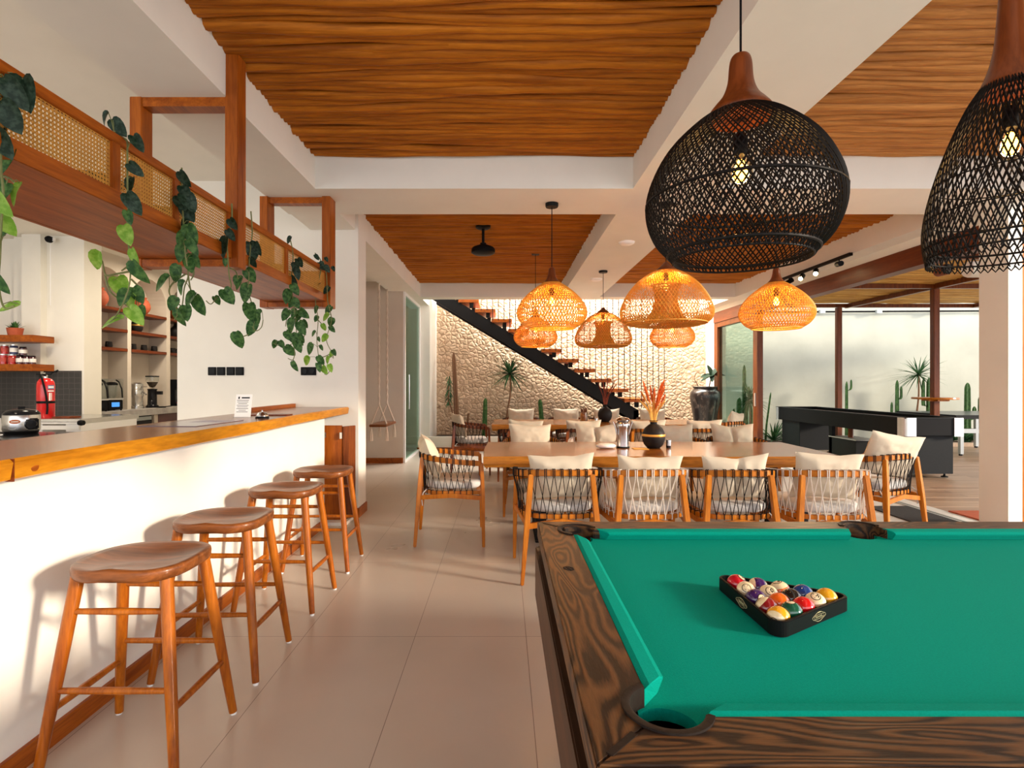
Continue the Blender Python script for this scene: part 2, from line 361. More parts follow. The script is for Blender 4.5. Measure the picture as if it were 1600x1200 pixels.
def stone_mat():
    m, nt, b = new_mat('rubble_stone'); v = coords(nt, (1,0.2,1.1))
    n0 = nt.nodes.new('ShaderNodeTexNoise'); n0.inputs['Scale'].default_value = 6; nt.links.new(v, n0.inputs['Vector'])
    mxv = nt.nodes.new('ShaderNodeMix'); mxv.data_type = 'RGBA'; mxv.blend_type = 'LINEAR_LIGHT'; mxv.inputs[0].default_value = 0.03
    nt.links.new(v, mxv.inputs[6]); nt.links.new(n0.outputs['Color'], mxv.inputs[7])
    vo = nt.nodes.new('ShaderNodeTexVoronoi'); vo.feature = 'DISTANCE_TO_EDGE'; vo.inputs['Scale'].default_value = 10.2
    vc = nt.nodes.new('ShaderNodeTexVoronoi'); vc.inputs['Scale'].default_value = 10.2
    nt.links.new(mxv.outputs[2], vo.inputs['Vector']); nt.links.new(mxv.outputs[2], vc.inputs['Vector'])
    rc = ramp(nt, [(0.0, (0.50,0.36,0.24)), (0.5, (0.60,0.44,0.30)), (1.0, (0.68,0.52,0.37))])
    sp = nt.nodes.new('ShaderNodeSeparateColor'); nt.links.new(vc.outputs['Color'], sp.inputs[0]); nt.links.new(sp.outputs[0], rc.inputs['Fac'])
    re = ramp(nt, [(0.0, (0.45,0.38,0.33)), (0.04, (1,1,1))]); nt.links.new(vo.outputs['Distance'], re.inputs['Fac'])
    f3 = noise(nt, coords(nt), 22, 6, 0.65); r3 = ramp(nt, [(0.3, (0.74,0.70,0.66)), (0.7, (1.08,1.08,1.08))]); nt.links.new(f3, r3.inputs['Fac'])
    m1 = nt.nodes.new('ShaderNodeMix'); m1.data_type = 'RGBA'; m1.blend_type = 'MULTIPLY'; m1.inputs[0].default_value = 1
    m2 = nt.nodes.new('ShaderNodeMix'); m2.data_type = 'RGBA'; m2.blend_type = 'MULTIPLY'; m2.inputs[0].default_value = 1
    nt.links.new(rc.outputs['Color'], m1.inputs[6]); nt.links.new(re.outputs['Color'], m1.inputs[7])
    nt.links.new(m1.outputs[2], m2.inputs[6]); nt.links.new(r3.outputs['Color'], m2.inputs[7])
    nt.links.new(m2.outputs[2], b.inputs['Base Color']); b.inputs['Roughness'].default_value = 0.9
    mr = nt.nodes.new('ShaderNodeMapRange'); mr.inputs['From Max'].default_value = 0.28; mr.interpolation_type = 'SMOOTHERSTEP'
    nt.links.new(vo.outputs['Distance'], mr.inputs['Value'])
    ad = nt.nodes.new('ShaderNodeMath'); ad.operation = 'MULTIPLY_ADD'; ad.inputs[1].default_value = 0.35
    nt.links.new(f3, ad.inputs[0]); nt.links.new(mr.outputs['Result'], ad.inputs[2])
    bump(nt, b, ad.outputs[0], 0.50, 0.03); return m
M['stone'] = stone_mat()
def hex_mat():
    m, nt, b = new_mat('dark_wall_tile'); v = coords(nt, (1,0.1,1))
    vo = nt.nodes.new('ShaderNodeTexVoronoi'); vo.feature = 'DISTANCE_TO_EDGE'; vo.inputs['Scale'].default_value = 13; vo.inputs['Randomness'].default_value = 0.12
    nt.links.new(v, vo.inputs['Vector'])
    r = ramp(nt, [(0.0, (0.10,0.09,0.085)), (0.05, (0.030,0.029,0.029))]); nt.links.new(vo.outputs['Distance'], r.inputs['Fac'])
    nt.links.new(r.outputs['Color'], b.inputs['Base Color']); b.inputs['Roughness'].default_value = 0.35; return m
M['hex'] = hex_mat()
# ================================================================== STRUCTURE
def struct(name, mb, mat, parent=None, **k):
    o = mb.build(name, mat, parent, **k)
    if parent is None: o['kind'] = 'structure'
    return o
BB = 2.905; LOGZ = 3.16; RZ = 3.39       # beam undersides, stick ceiling, kitchen ceiling
struct('floor', MB().box(-7.0, 4.43, -4.0, 12.6, -0.1, 0.0), M['floor'])
struct('floor', MB().box(4.70, 13.0, -4.0, 12.9, -0.14, -0.012), M['deck'])
struct('floor', MB().box(4.43, 4.70, -4.0, 11.6, -0.1, -0.004), M['pale_tile'])
struct('floor', MB().box(3.30, 4.43, 4.99, 9.0, 0.0, 0.004), M['pale_tile'])
# concrete frame of beams
struct('trim_1', MB().box(-1.97, 4.55, 4.33, 4.99, BB, 3.40), M['plaster'])
struct('trim_2', MB().box(-1.97, -1.50, -2.5, 4.33, BB, 3.40).box(-1.95, -1.50, 4.99, 11.4, BB, 3.40), M['plaster'])
struct('trim_3', MB().box(1.03, 1.73, -2.5, 4.33, BB, 3.40).box(1.03, 1.73, 4.99, 9.8, BB, 3.40), M['plaster'])
struct('trim_4', MB().box(4.17, 4.60, -2.5, 4.33, BB, 3.40).box(4.17, 4.60, 4.99, 11.6, BB, 3.40).box(4.40, 4.55, 4.99, 11.6, 2.80, BB), M['plaster'])
struct('trim_5', MB().box(-1.50, 4.17, 9.8, 10.1, BB, 3.60), M['plaster'])
struct('ceiling', MB().box(-7.0, 4.60, -2.5, 10.1, 3.40, 3.55).box(-7.0, -1.5, 10.1, 12.6, 3.40, 3.55), M['plaster'])
struct('ceiling', MB().box(-3.30, -1.70, 5.8, 9.2, 3.07, 3.12), M['plaster'])
def log_ceiling(x0, x1, y0, y1, z, mat, seed, sp=0.055, back=True, seg=0.09, rk=0.54):
    rnd = random.Random(seed); mb = MB(); y = y0+sp*0.4
    while y < y1-sp*0.3:
        r0 = sp*rk*rnd.uniform(0.62, 1.30); n = max(6, int((x1-x0)/seg)); ph = [rnd.uniform(0, 6.28) for _ in range(6)]
        fq = [rnd.uniform(1.2, 2.4), rnd.uniform(3, 5), rnd.uniform(6.5, 9)]
        pts = []; rs = []
        for i in range(n+1):
            x = x0+(x1-x0)*i/n
            dy = 0.016*math.sin(fq[0]*x+ph[0])+0.009*math.sin(fq[1]*x+ph[1])+0.003*math.sin(fq[2]*x+ph[2])
            dz = 0.006*math.sin(fq[0]*1.3*x+ph[3])+0.003*math.sin(fq[2]*x+ph[4])
            pts.append((x, min(max(y+dy, y0+0.02), y1-0.02), z+0.012+dz)); rs.append(r0*(1+0.20*math.sin(fq[1]*0.8*x+ph[5])+0.05*math.sin(fq[2]*1.7*x+ph[0])))
        mb.tube(pts, rs, 8, up=(0,0,1)); y += sp*rnd.uniform(0.80, 1.12)*(r0/(sp*rk))**0.6
    o = struct('ceiling', mb, mat, smooth=True)
    if back: struct('ceiling', MB().box(x0, x1, y0, y1, z+0.045, z+0.07), M['log_back'])
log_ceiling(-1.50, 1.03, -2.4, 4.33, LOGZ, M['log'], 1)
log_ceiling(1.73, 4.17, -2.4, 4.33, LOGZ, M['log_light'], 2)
log_ceiling(-1.50, 1.03, 4.99, 9.80, LOGZ, M['log'], 3, seg=0.14)
log_ceiling(1.73, 4.17, 4.99, 9.80, LOGZ, M['log'], 4, seg=0.14)
log_ceiling(4.62, 13.0, 4.6, 11.2, 3.0, M['bamboo'], 5, sp=0.072, seg=0.22, rk=0.47)
# walls on the left
struct('wall_bar', MB().box(-3.30, -1.47, 5.5, 5.8, 0, 3.40), M['plaster'])
struct('wall_side', MB().box(-3.40, -3.30, 5.8, 12.0, 0, 3.40), M['plaster'])
struct('wall_niche', MB().box(-3.30, -1.70, 9.2, 9.4, 0, 3.07), M['beige_plaster'])
struct('wall_inner', MB().box(-3.30, -1.9, 12.0, 12.1, 0, 3.4), M['beige_plaster'])
struct('wall_back', MB().box(-1.60, 4.62, 12.0, 12.3, 0, 4.6), M['stone'])
struct('wall_stair', MB().box(-1.70, -1.48, 10.9, 12.0, 0, 4.6), M['plaster'])
struct('wall_corner', MB().box(4.46, 4.66, 11.4, 12.0, 0, 4.6), M['plaster'])
struct('wall_garden', MB().box(4.62, 14.0, 12.6, 12.8, -0.1, 3.35), M['garden_plaster'])
struct('wall_counter', MB().box(-1.84, -1.70, -1.5, 5.16, 0, 1.04), M['plaster'])
# column on the right with its painted jamb
struct('wall_column', MB().box(4.36, 4.475, 4.70, 4.99, 0, BB), M['plaster'])
struct('trim_6', MB().box(4.475, 4.50, 4.72, 4.90, 0, BB), M['white'])
# kitchen shell: stepped wall and niche wall
kw = MB()
kw.box(-9.0, -6.74, 7.72, 7.9, 0, 3.4).box(-6.86, -6.62, 7.62, 7.9, 0, 3.4).box(-6.62, -6.36, 7.47, 7.9, 0, 3.4).box(-6.36, -5.84, 7.57, 7.9, 0, 3.4)
struct('wall_kitchen', kw, M['plaster'])
struct('wall_far', MB().box(-7.0, -3.3, 12.0, 12.1, 0, 3.4), M['plaster'])
struct('wall_left', MB().box(-9.1, -9.0, -2.5, 7.9, 0, 3.4), M['plaster'])
struct('ceiling', MB().box(-9.0, -7.0, -2.5, 8.0, 3.4, 3.55), M['plaster'])
struct('floor', MB().box(-9.0, -7.0, -2.5, 8.0, -0.1, 0), M['floor'])
nw = MB(); niches = [(8.02, 8.963), (9.055, 10.0), (10.115, 11.06)]; X0 = -6.2; XB = -6.52; CT = 0.92
nw.box(XB-0.1, XB, 7.9, 12.0, 0, 3.4)
edges = [7.9]+[q for n_ in niches for q in n_]+[12.0]
for i in range(0, len(edges), 2): nw.box(XB, X0, edges[i], edges[i+1], CT, 3.4)
for (a, b_) in niches:
    r = (b_-a)/2; c = (a+b_)/2; zs = 2.70; top = 3.4; N = 20
    vs = []
    for i in range(N+1):
        an = PI-PI*i/N; y = c+r*math.cos(an); z = zs+r*math.sin(an)
        vs += [(X0, y, z), (X0, y, top), (XB, y, z)]
    fs = []
    for i in range(N):
        p = i*3; q = p+3; fs += [(p, q, q+1, p+1), (p, p+2, q+2, q)]
    nw.add(vs, fs)
struct('wall_pantry', nw, M['beige_plaster'])
# tiles on the kitchen wall
struct('trim_7', MB().box(-9.0, -6.74, 7.70, 7.719, 0.86, 1.525).box(-6.86, -6.62, 7.60, 7.619, 0.86, 1.525).box(-6.62, -6.36, 7.45, 7.469, 0.86, 1.525).box(-6.36, -5.87, 7.55, 7.569, 0.86, 1.525), M['hex'])
# baseboards
struct('baseboard_bar', MB().box(-1.70, -1.685, -1.5, 5.16, 0, 0.075), M['teak'])
struct('baseboard_column', MB().box(-1.75, -1.455, 5.485, 5.50, 0, 0.095).box(-1.47, -1.455, 5.5, 5.8, 0, 0.095), M['teak'])
struct('baseboard_niche', MB().box(-3.30, -1.70, 9.185, 9.2, 0, 0.09), M['teak'])
struct('trim_8', MB().box(-1.82, -1.50, 5.17, 5.47, 0, 0.03), M['pale_tile'])
# planter bed below the stone wall
struct('trim_9', MB().box(-1.72, 4.40, 10.80, 10.92, 0.075, 0.285), M['plaster'])
struct('trim_10', MB().box(-1.72, 4.40, 10.785, 10.93, 0.0, 0.075), M['teak'])
tag(MB().grid(lambda u, v: (-1.46+5.84*u, 10.925+1.07*v, 0.215+0.03*mnoise.noise(Vector((u*14, v*4, 0)))), 60, 14).build('planter_soil', M['soil'], smooth=True),
    'dark soil filling the bed below the rubble stone wall', 'soil', kind='stuff')
# glass door by the niche
d = struct('door_1', MB().box(-1.73, -1.67, 9.22, 9.28, 0, BB).box(-1.73, -1.67, 10.84, 10.9, 0, BB).box(-1.73, -1.67, 9.28, 10.84, 2.85, BB).box(-1.73, -1.67, 9.28, 10.84, 0, 0.04), M['white'])
MB().box(-1.705, -1.695, 9.28, 10.84, 0.04, 2.85).build('pane', M['glass'], d)
MB().tube([(-1.64,9.45,0.9),(-1.64,9.45,1.5)], 0.012, 8).build('handle', M['steel'], d)
# folding terrace doors on the right
HX = 4.45
struct('trim_11', MB().box(4.38, 4.54, 4.92, 11.35, 2.60, 2.81), M['mahogany'])
d = struct('door_2', MB().box(4.40, 4.50, 11.2, 11.38, 0, 2.6).box(4.40, 4.50, 9.44, 9.60, 0, 2.6).box(4.40, 4.50, 9.60, 11.2, 2.50, 2.6).box(4.40, 4.50, 9.60, 11.2, 0, 0.10), M['mahogany_z'])
MB().box(4.443, 4.457, 9.60, 11.2, 0.10, 2.50).build('pane', M['glass'], d)
MB().box(4.385, 4.40, 9.49, 9.53, 0.95, 1.18).build('handle', M['aluminium'], d)
d = struct('door_3', MB().box(4.50, 4.66, 4.72, 4.86, 0, 2.6).box(5.3, 5.42, 4.74, 4.86, 0, 2.6).box(4.66, 5.3, 4.74, 4.86, 2.5, 2.6).box(4.66, 5.3, 4.74, 4.86, 0, 0.1), M['chair_wood'])
MB().box(4.66, 5.3, 4.795, 4.805, 0.1, 2.5).build('pane', M['glass'], d)
struct('trim_12', MB().box(4.425, 4.445, 4.99, 11.2, 0.0, 0.012).box(4.49, 4.505, 4.99, 11.2, 0.0, 0.010), M['grey_metal'])
struct('trim_13', MB().box(4.70, 5.35, 4.6, 5.75, -0.012, 0.01), M['terracotta'])
# terrace roof frame
pr = MB()
for y in (4.7, 6.8, 8.9, 11.15): pr.box(4.6, 13.0, y-0.03, y+0.03, 2.90, 2.975)
pr.box(7.02, 7.08, 4.6, 11.2, 2.89, 2.975).box(9.6, 9.66, 4.6, 11.2, 2.90, 2.975)
struct('trim_14', pr, M['mahogany_z'])
post = tag(MB().box(7.00, 7.10, 8.85, 8.94, -0.012, 2.89).build('terrace_post', M['mahogany_z'], bevel=0.006),
    'brown timber terrace post that carries the round wooden shelf', 'post', 'timber posts of the terrace')
p2 = post.copy(); sc.collection.objects.link(p2); p2.location = (-0.22, 2.2, 0); p2['label'] = 'slimmer looking brown timber post rising behind the long black game table'
struct('trim_15', MB().box(4.66, 13.0, 11.72, 11.86, -0.02, 0.06), M['kerb'])
tag(MB().grid(lambda u, v: (4.68+8.3*u, 11.85+0.75*v, 0.02+0.03*mnoise.noise(Vector((u*20, v*4, 3)))), 60, 8).build('garden_soil', M['soil'], smooth=True),
    'dark gravel soil of the garden bed along the boundary wall', 'soil', kind='stuff')
# black cable strip with lamps under the terrace roof edge
cr = tag(MB().tube([(4.9, 12.52, 2.98), (12.5, 12.52, 3.02)], 0.02, 8).build('wall_conduit', M['black']), 'thin black conduit running along the top of the garden wall', 'conduit')
for x in (5.6, 7.3, 8.6, 9.9): MB().box(x-0.06, x+0.06, 12.44, 12.52, 2.95, 3.03).build('junction_box', M['grey_metal'], cr)
# ================================================================== BAR COUNTER, STOOLS
def live_edge(x, y): return x+0.012*math.sin(2.1*y+0.6)+0.006*math.sin(5.7*y)
ct = MB()
N = 60; ys = [-1.3+6.79*i/N for i in range(N+1)]
vs = []
for y in ys:
    xe = live_edge(-1.555, y)
    vs += [(-2.12, y, 1.116), (xe-0.012, y, 1.116), (xe, y, 1.104), (xe-0.010, y, 1.05), (xe-0.03, y, 1.042), (-2.12, y, 1.042)]
fs = []; mk = []
for i in range(N):
    for j in range(6):
        fs.append((i*6+j, i*6+(j+1)%6, i*6+6+(j+1)%6, i*6+6+j)); mk.append(1 if j in (1,2,3) else 0)
fs += [tuple(range(6)), tuple(N*6+j for j in range(6))]; mk += [1, 1]
ct.v = vs; ct.f = fs; ct.m = mk
bt = thing('bar_counter', 'long live edge wooden bar counter top on the white half wall', 'counter', (0,0,0))
ct.build('counter_top', [M['bar_top'], M['bar_edge']], bt)
MB().box(-2.14, -2.10, 4.55, 5.49, 1.117, 1.150).build('back_ledge', M['teak'], bt)
MB().lathe([(0.0,0),(0.016,0),(0.016,0.003),(0.0,0.004)], 16, (0,0,0), axis='x').xf(Matrix.Translation((live_edge(-1.555,1.83)-0.0075,1.83,1.078))).build('wood_knot', M['teak'], bt)
MB().box(-2.12, live_edge(-1.555,1.742)+0.0012, 1.7405, 1.7435, 1.043, 1.1164).build('board_joint', M['mahogany'], bt)

def make_stool():
    t = thing('bar_stool', 'x', 'stool', (0,0,0), 0, 'wooden saddle seat stools at the bar')
    s = MB(); a, b_ = 0.206, 0.190; n = 52; K = 9
    def outline(th):
        e = 2/3.1; cx, cy = math.cos(th), math.sin(th)
        x = a*math.copysign(abs(cx)**e, cx); y = b_*math.copysign(abs(cy)**e, cy)
        if x < 0: y *= 1-0.10*(x/a)**2
        return x, y
    def top(x, y):
        q = x/a
        return 0.706+0.013*q*q-0.012*math.cos(PI*y/b_/1.2)*(1-q*q)+0.010*math.exp(-(x/0.05)**2)*max(0,-y/b_)
    vs = [(0,0,top(0,0))]; rings = []
    for k in range(1, K+1):
        f = k/K*0.965; ring = []
        for i in range(n):
            x, y = outline(2*PI*i/n); ring.append(len(vs)); vs.append((x*f, y*f, top(x*f, y*f)))
        rings.append(ring)
    for (f, dz) in ((0.99,-0.004),(1.0,-0.014),(0.995,-0.030),(0.965,-0.042),(0.90,-0.046)):
        ring = []
        for i in range(n):
            x, y = outline(2*PI*i/n); ring.append(len(vs)); vs.append((x*f, y*f, top(x*0.97, y*0.97)+dz))
        rings.append(ring)
    fs = [(0, rings[0][i], rings[0][(i+1)%n]) for i in range(n)]
    for r0, r1 in zip(rings, rings[1:]):
        fs += [(r0[i], r1[i], r1[(i+1)%n], r0[(i+1)%n]) for i in range(n)]
    fs.append(tuple(reversed(rings[-1])))
    s.add(vs, fs).build('seat', M['stool_seat'], t, smooth=True)
    def leg(sx, sy, z): f = (0.69-z)/0.69; return Vector((sx*(0.155+0.080*f), sy*(0.115+0.085*f), z))
    for sx in (-1,1):
        for sy in (-1,1):
            MB().tube([leg(sx,sy,z) for z in (0.685,0.45,0.22,0.01)], [0.0220,0.0212,0.0190,0.0155], 12).build('leg', M['stool_wood'], t, smooth=True)
            MB().lathe([(0.012,0.0),(0.012,0.012)], 10, tuple(leg(sx,sy,0)*1.0)).build('foot_glide', M['white'], t)
    for sy, zz in ((-1,(0.56,0.30)),(1,(0.56,0.32))):
        for z in zz:
            p, q = leg(-1,sy,z), leg(1,sy,z); MB().tube([p,(p+q)/2,q], [0.010,0.0125,0.010], 10).build('rung', M['stool_wood'], t, smooth=True)
    for sx in (-1,1):
        p, q = leg(sx,-1,0.235), leg(sx,1,0.235); MB().tube([p,(p+q)/2,q], [0.011,0.0135,0.011], 10).build('rung', M['stool_wood'], t, smooth=True)
    return t
st = make_stool(); st.location = (-1.345, 2.035, 0); st.rotation_euler = (0,0,0.0)
st['label'] = 'wooden saddle seat bar stool nearest the camera, cut off at the bottom edge'
copy_thing(st, (-1.355, 2.645, 0), 0.02, 'wooden saddle seat bar stool, second from the camera')
copy_thing(st, (-1.350, 3.385, 0), -0.02, 'wooden saddle seat bar stool, third from the camera')
copy_thing(st, (-1.350, 4.080, 0), 0.01, 'wooden saddle seat bar stool farthest away, beside the brown swing gate')

# swing gate at the end of the bar
g = thing('swing_gate', 'brown wooden half height swing gate folded beside the column at the bar end', 'gate', (-1.70, 5.2, 0))
MB().box(-0.06, 0.13, 0.07, 0.10, 0.03, 0.945).build('gate_panel', M['teak_z'], g, bevel=0.003)
m_ = MB().box(0, 0.17, -0.012, 0.012, 0.03, 0.935); m_.xf(Matrix.Translation((0.135,0.075,0)) @ Matrix.Rotation(math.radians(62),4,'Z')).build('gate_panel', M['mahogany_z'], g, bevel=0.003)
for z in (0.82, 0.2): MB().box(0.118, 0.140, 0.045, 0.068, z, z+0.06).build('hinge', M['steel'], g)
MB().box(-0.045,-0.02,0.060,0.069,0.83,0.88).build('latch', M['steel'], g)

# things on the counter
def on_counter(x, y, D): return px(x, y, D)
m = thing('menu_stand', 'small white printed menu card standing on the bar beside the bell', 'menu', (-1.84, 3.83, 1.1165), math.radians(6))
Mx = Matrix.Rotation(math.radians(-14),4,'X')
MB().box(-0.055,0.055,-0.0015,0.0015,0.0,0.165).xf(Mx).build('card', M['paper'], m)
MB().box(-0.06,0.06,-0.02,0.04,0,0.004).build('base', M['clear'], m)
tx = MB().cbox((0.012,-0.0022,0.140),(0.055,0.0006,0.010))
for i, wd in enumerate((0.08,0.075,0.06,0.08,0.07,0.08,0.05,0.075)): tx.cbox((-0.005+0.04-0.04,-0.0022,0.122-0.012*i),(wd,0.0006,0.003))
tx.cbox((-0.033,-0.0022,0.140),(0.010,0.0006,0.016)).xf(Mx).build('printed_lines', M['black_matte'], m)
b = thing('service_bell', 'chrome service bell with black base on the bar counter', 'bell', (-1.66, 3.74, 1.1165))
MB().lathe([(0.045,0),(0.045,0.008),(0.038,0.012)], 24).build('base', M['black'], b, smooth=True)
MB().lathe([(0.040,0.014),(0.038,0.024),(0.028,0.036),(0.012,0.043),(0.0,0.044)], 24).build('dome', M['steel'], b, smooth=True)
MB().lathe([(0.004,0.044),(0.004,0.052),(0.008,0.054),(0.0,0.058)], 12).build('plunger', M['steel'], b, smooth=True)
M['purple'] = plain('purple', (0.12,0.075,0.10), 0.18, coat=0.3)
M['print_blue'] = plain('print_blue', (0.22,0.17,0.26), 0.25)
o = thing('laminated_placemat', 'glossy purple grey laminated sheet lying flat on the bar counter', 'placemat', (-1.86, 3.30, 1.1165), math.radians(-3))
MB().box(-0.17,0.17,-0.28,0.22,0,0.003).build('sheet', M['purple'], o)
pm = MB()
for i in range(3):
    for j in range(2): pm.box(-0.06+0.07*i,0.0+0.07*i,0.02+0.09*j,0.10+0.09*j,0.003,0.0035)
pm.build('printed_panels', M['print_blue'], o)
tag(MB().box(-1.99,-1.60,4.02,4.13,1.1165,1.124).build('serving_board', M['mahogany'], bevel=0.002), 'thin dark wooden board lying behind the service bell', 'board')
# switches and socket on the wall
for i, x in enumerate((331.5, 345.5, 360.5, 374.5)):
    c = px(x, 580, 5.495)
    s_ = thing('wall_switch', ['leftmost','second','third','rightmost'][i]+' of the four square black wall switches above the bar', 'switch', tuple(c), 0, 'black wall switches')
    MB().cbox((0,0,0),(0.084,0.010,0.084)).build('plate', M['black_matte'], s_, bevel=0.003)
    MB().cbox((0,-0.007,0),(0.060,0.006,0.060)).build('rocker', M['charcoal'], s_, bevel=0.002)
c = px(482, 580, 5.495)
s_ = thing('wall_socket', 'wide black double wall socket behind the trailing vine', 'socket', tuple(c))
MB().cbox((0,0,0),(0.155,0.010,0.084)).build('plate', M['black_matte'], s_, bevel=0.003)
for sx in (-1,1): MB().lathe([(0.024,-0.012),(0.024,-0.005)], 20, (sx*0.037,0,0), axis='y').build('socket_ring', M['charcoal'], s_)

# ================================================================== HANGING PLANTER TROUGH
BX0, BX1, BZ0, BZ1 = -1.97, -1.47, 2.035, 2.305; BY0, BY1 = 0.75, 4.62
hp = thing('hanging_planter', 'long brown wooden planter trough with cane panels hung above the bar', 'planter', (0,0,0))
MB().box(BX0, BX1, BY0, BY1, BZ0-0.005, BZ0+0.02).build('bottom_board', M['teak'], hp)
stiles = [(0.75,0.79),(1.25,1.29),(2.045,2.085),(2.43,2.465),(2.90,2.94),(3.67,3.71),(4.56,4.62)]
for X, nm in ((BX1, 'front'), (BX0, 'back')):
    x0, x1 = (X-0.022, X) if nm == 'front' else (X, X+0.022)
    MB().box(x0-0.002, x1+0.002, BY0, BY1, BZ0-0.006, BZ0+0.058).build('bottom_rail', M['teak'], hp, bevel=0.002)
    MB().box(x0-0.004, x1+0.004, BY0, BY1, BZ1-0.036, BZ1).build('top_rail', M['teak'], hp, bevel=0.002)
    for (a, b_) in stiles: MB().box(x0+0.001, x1+0.001, a, b_, BZ0+0.05, BZ1-0.03).build('stile', M['teak_z'], hp)
    for (p, q) in zip(stiles, stiles[1:]):
        c = MB(); ya, yb = p[1], q[0]; za, zb = BZ0+0.055, BZ1-0.034; xm = (x0+x1)/2
        s_ = 0.0150 if nm == 'front' else 0.019; h = 0.0022 if nm == 'front' else 0.0040
        n = int((yb-ya)/s_)
        for i in range(n+1):
            y = ya+(yb-ya)*i/n; c.box(xm-0.0008, xm, y-h, y+h, za, zb)
        k = int((zb-za)/s_)
        for i in range(k+1):
            z = za+(zb-za)*i/k; c.box(xm-0.0014, xm-0.0006, ya, yb, z-h, z+h)
        if nm == 'front':
            H = zb-za
            for sg in (1,-1):
                i = -int(H/s_)-1
                while ya+i*s_ < yb:
                    y0_ = ya+(i+0.5)*s_; y1_ = y0_+H
                    t0 = max(0, (ya-y0_)/H); t1 = min(1, (yb-y0_)/H)
                    if t1 > t0:
                        A = (xm+0.0008, y0_+H*t0, (za+H*t0) if sg > 0 else (zb-H*t0)); B = (xm+0.0008, y0_+H*t1, (za+H*t1) if sg > 0 else (zb-H*t1))
                        c.add([(A[0],A[1]-h*1.3,A[2]),(A[0],A[1]+h*1.3,A[2]),(B[0],B[1]+h*1.3,B[2]),(B[0],B[1]-h*1.3,B[2])], [(0,1,2,3)])
                    i += 1
        c.build('cane_panel', M['cane'], hp)
for y in (BY0, BY1-0.02): MB().box(BX0, BX1, y, y+0.02, BZ0, BZ1).build('end_board', M['teak_z'], hp)
for (y0, y1, top) in ((2.935, 3.03, LOGZ-0.02), (4.50, 4.64, BB)):
    ym = (y0+y1)/2
    MB().box(-1.505, -1.435, y0, y1, 1.985, top if y0 < 4 else BB).build('hanger_post', M['teak_z'], hp, bevel=0.003)
    MB().box(-2.02, -1.955, y0, y1, 1.985, BB).build('hanger_post', M['teak_z'], hp, bevel=0.003)
    MB().box(-1.965, -1.50, ym-0.04, ym+0.04, BB-0.05, BB).build('crossbar', M['teak'], hp)
    MB().box(-1.956, -1.504, y0+0.004, y1-0.004, 1.988, 2.028).build('crossbar', M['teak'], hp, bevel=0.003)
# pots standing inside the trough
rndp = random.Random(4)
for i in range(7):
    y = (1.05,1.62,2.26,2.68,3.3,3.9,4.3)[i]
    p = thing('plant_pot', ['dark pot nearest the camera inside the cane trough','second dark pot from the camera inside the cane trough','third dark pot from the camera inside the cane trough','fourth dark pot from the camera inside the cane trough','dark pot just beyond the tall hanger post inside the cane trough','second farthest dark pot inside the cane trough','farthest dark pot inside the cane trough'][i], 'pot', (-1.70, y, BZ0+0.02), 0, 'pots inside the hanging trough')
    MB().lathe([(0.0,0.0),(0.07,0),(0.095,0.13),(0.105,0.13),(0.105,0.15),(0.092,0.15),(0.090,0.12),(0.0,0.12)], 20).build('pot_body', M['charcoal'], p, smooth=True)
    MB().lathe([(0.0,0.125),(0.05,0.130),(0.089,0.12)], 14).build('soil', M['soil'], p)

# ------------------------------------------------------------------ trailing vines
def leaf_shape(mb, P, d, nrm, L, W=0.72, cup=0.18, droop=0.25):
    """heart shaped cupped leaf: P base, d direction of the midrib, nrm upper side"""
    d = Vector(d).normalized(); nrm = Vector(nrm); nrm = (nrm-d*nrm.dot(d)).normalized(); s = d.cross(nrm)
    prof = [(-0.06,0.0),(-0.11,0.18),(-0.02,0.36),(0.18,0.47),(0.42,0.47),(0.66,0.37),(0.86,0.20),(1.0,0.0)]
    mid = [0.0,0.01,0.06,0.18,0.40,0.62,0.82,1.0]
    vs = []; n = len(prof)
    for k in range(n):
        u = mid[k]; vs.append(P+d*(L*u)+nrm*(-droop*L*u*u))
    for sg in (1,-1):
        for k in range(n):
            u, w_ = prof[k]; q = w_*W*sg*L
            vs.append(P+d*(L*u)+s*q+nrm*(abs(q)*cup*2*(1.2-u)-droop*L*max(u,0)**2))
    fs = []
    for k in range(n-1):
        fs.append((k, k+1, n+k+1, n+k)); fs.append((k+1, k, 2*n+k, 2*n+k+1))
    mb.add(vs, fs)
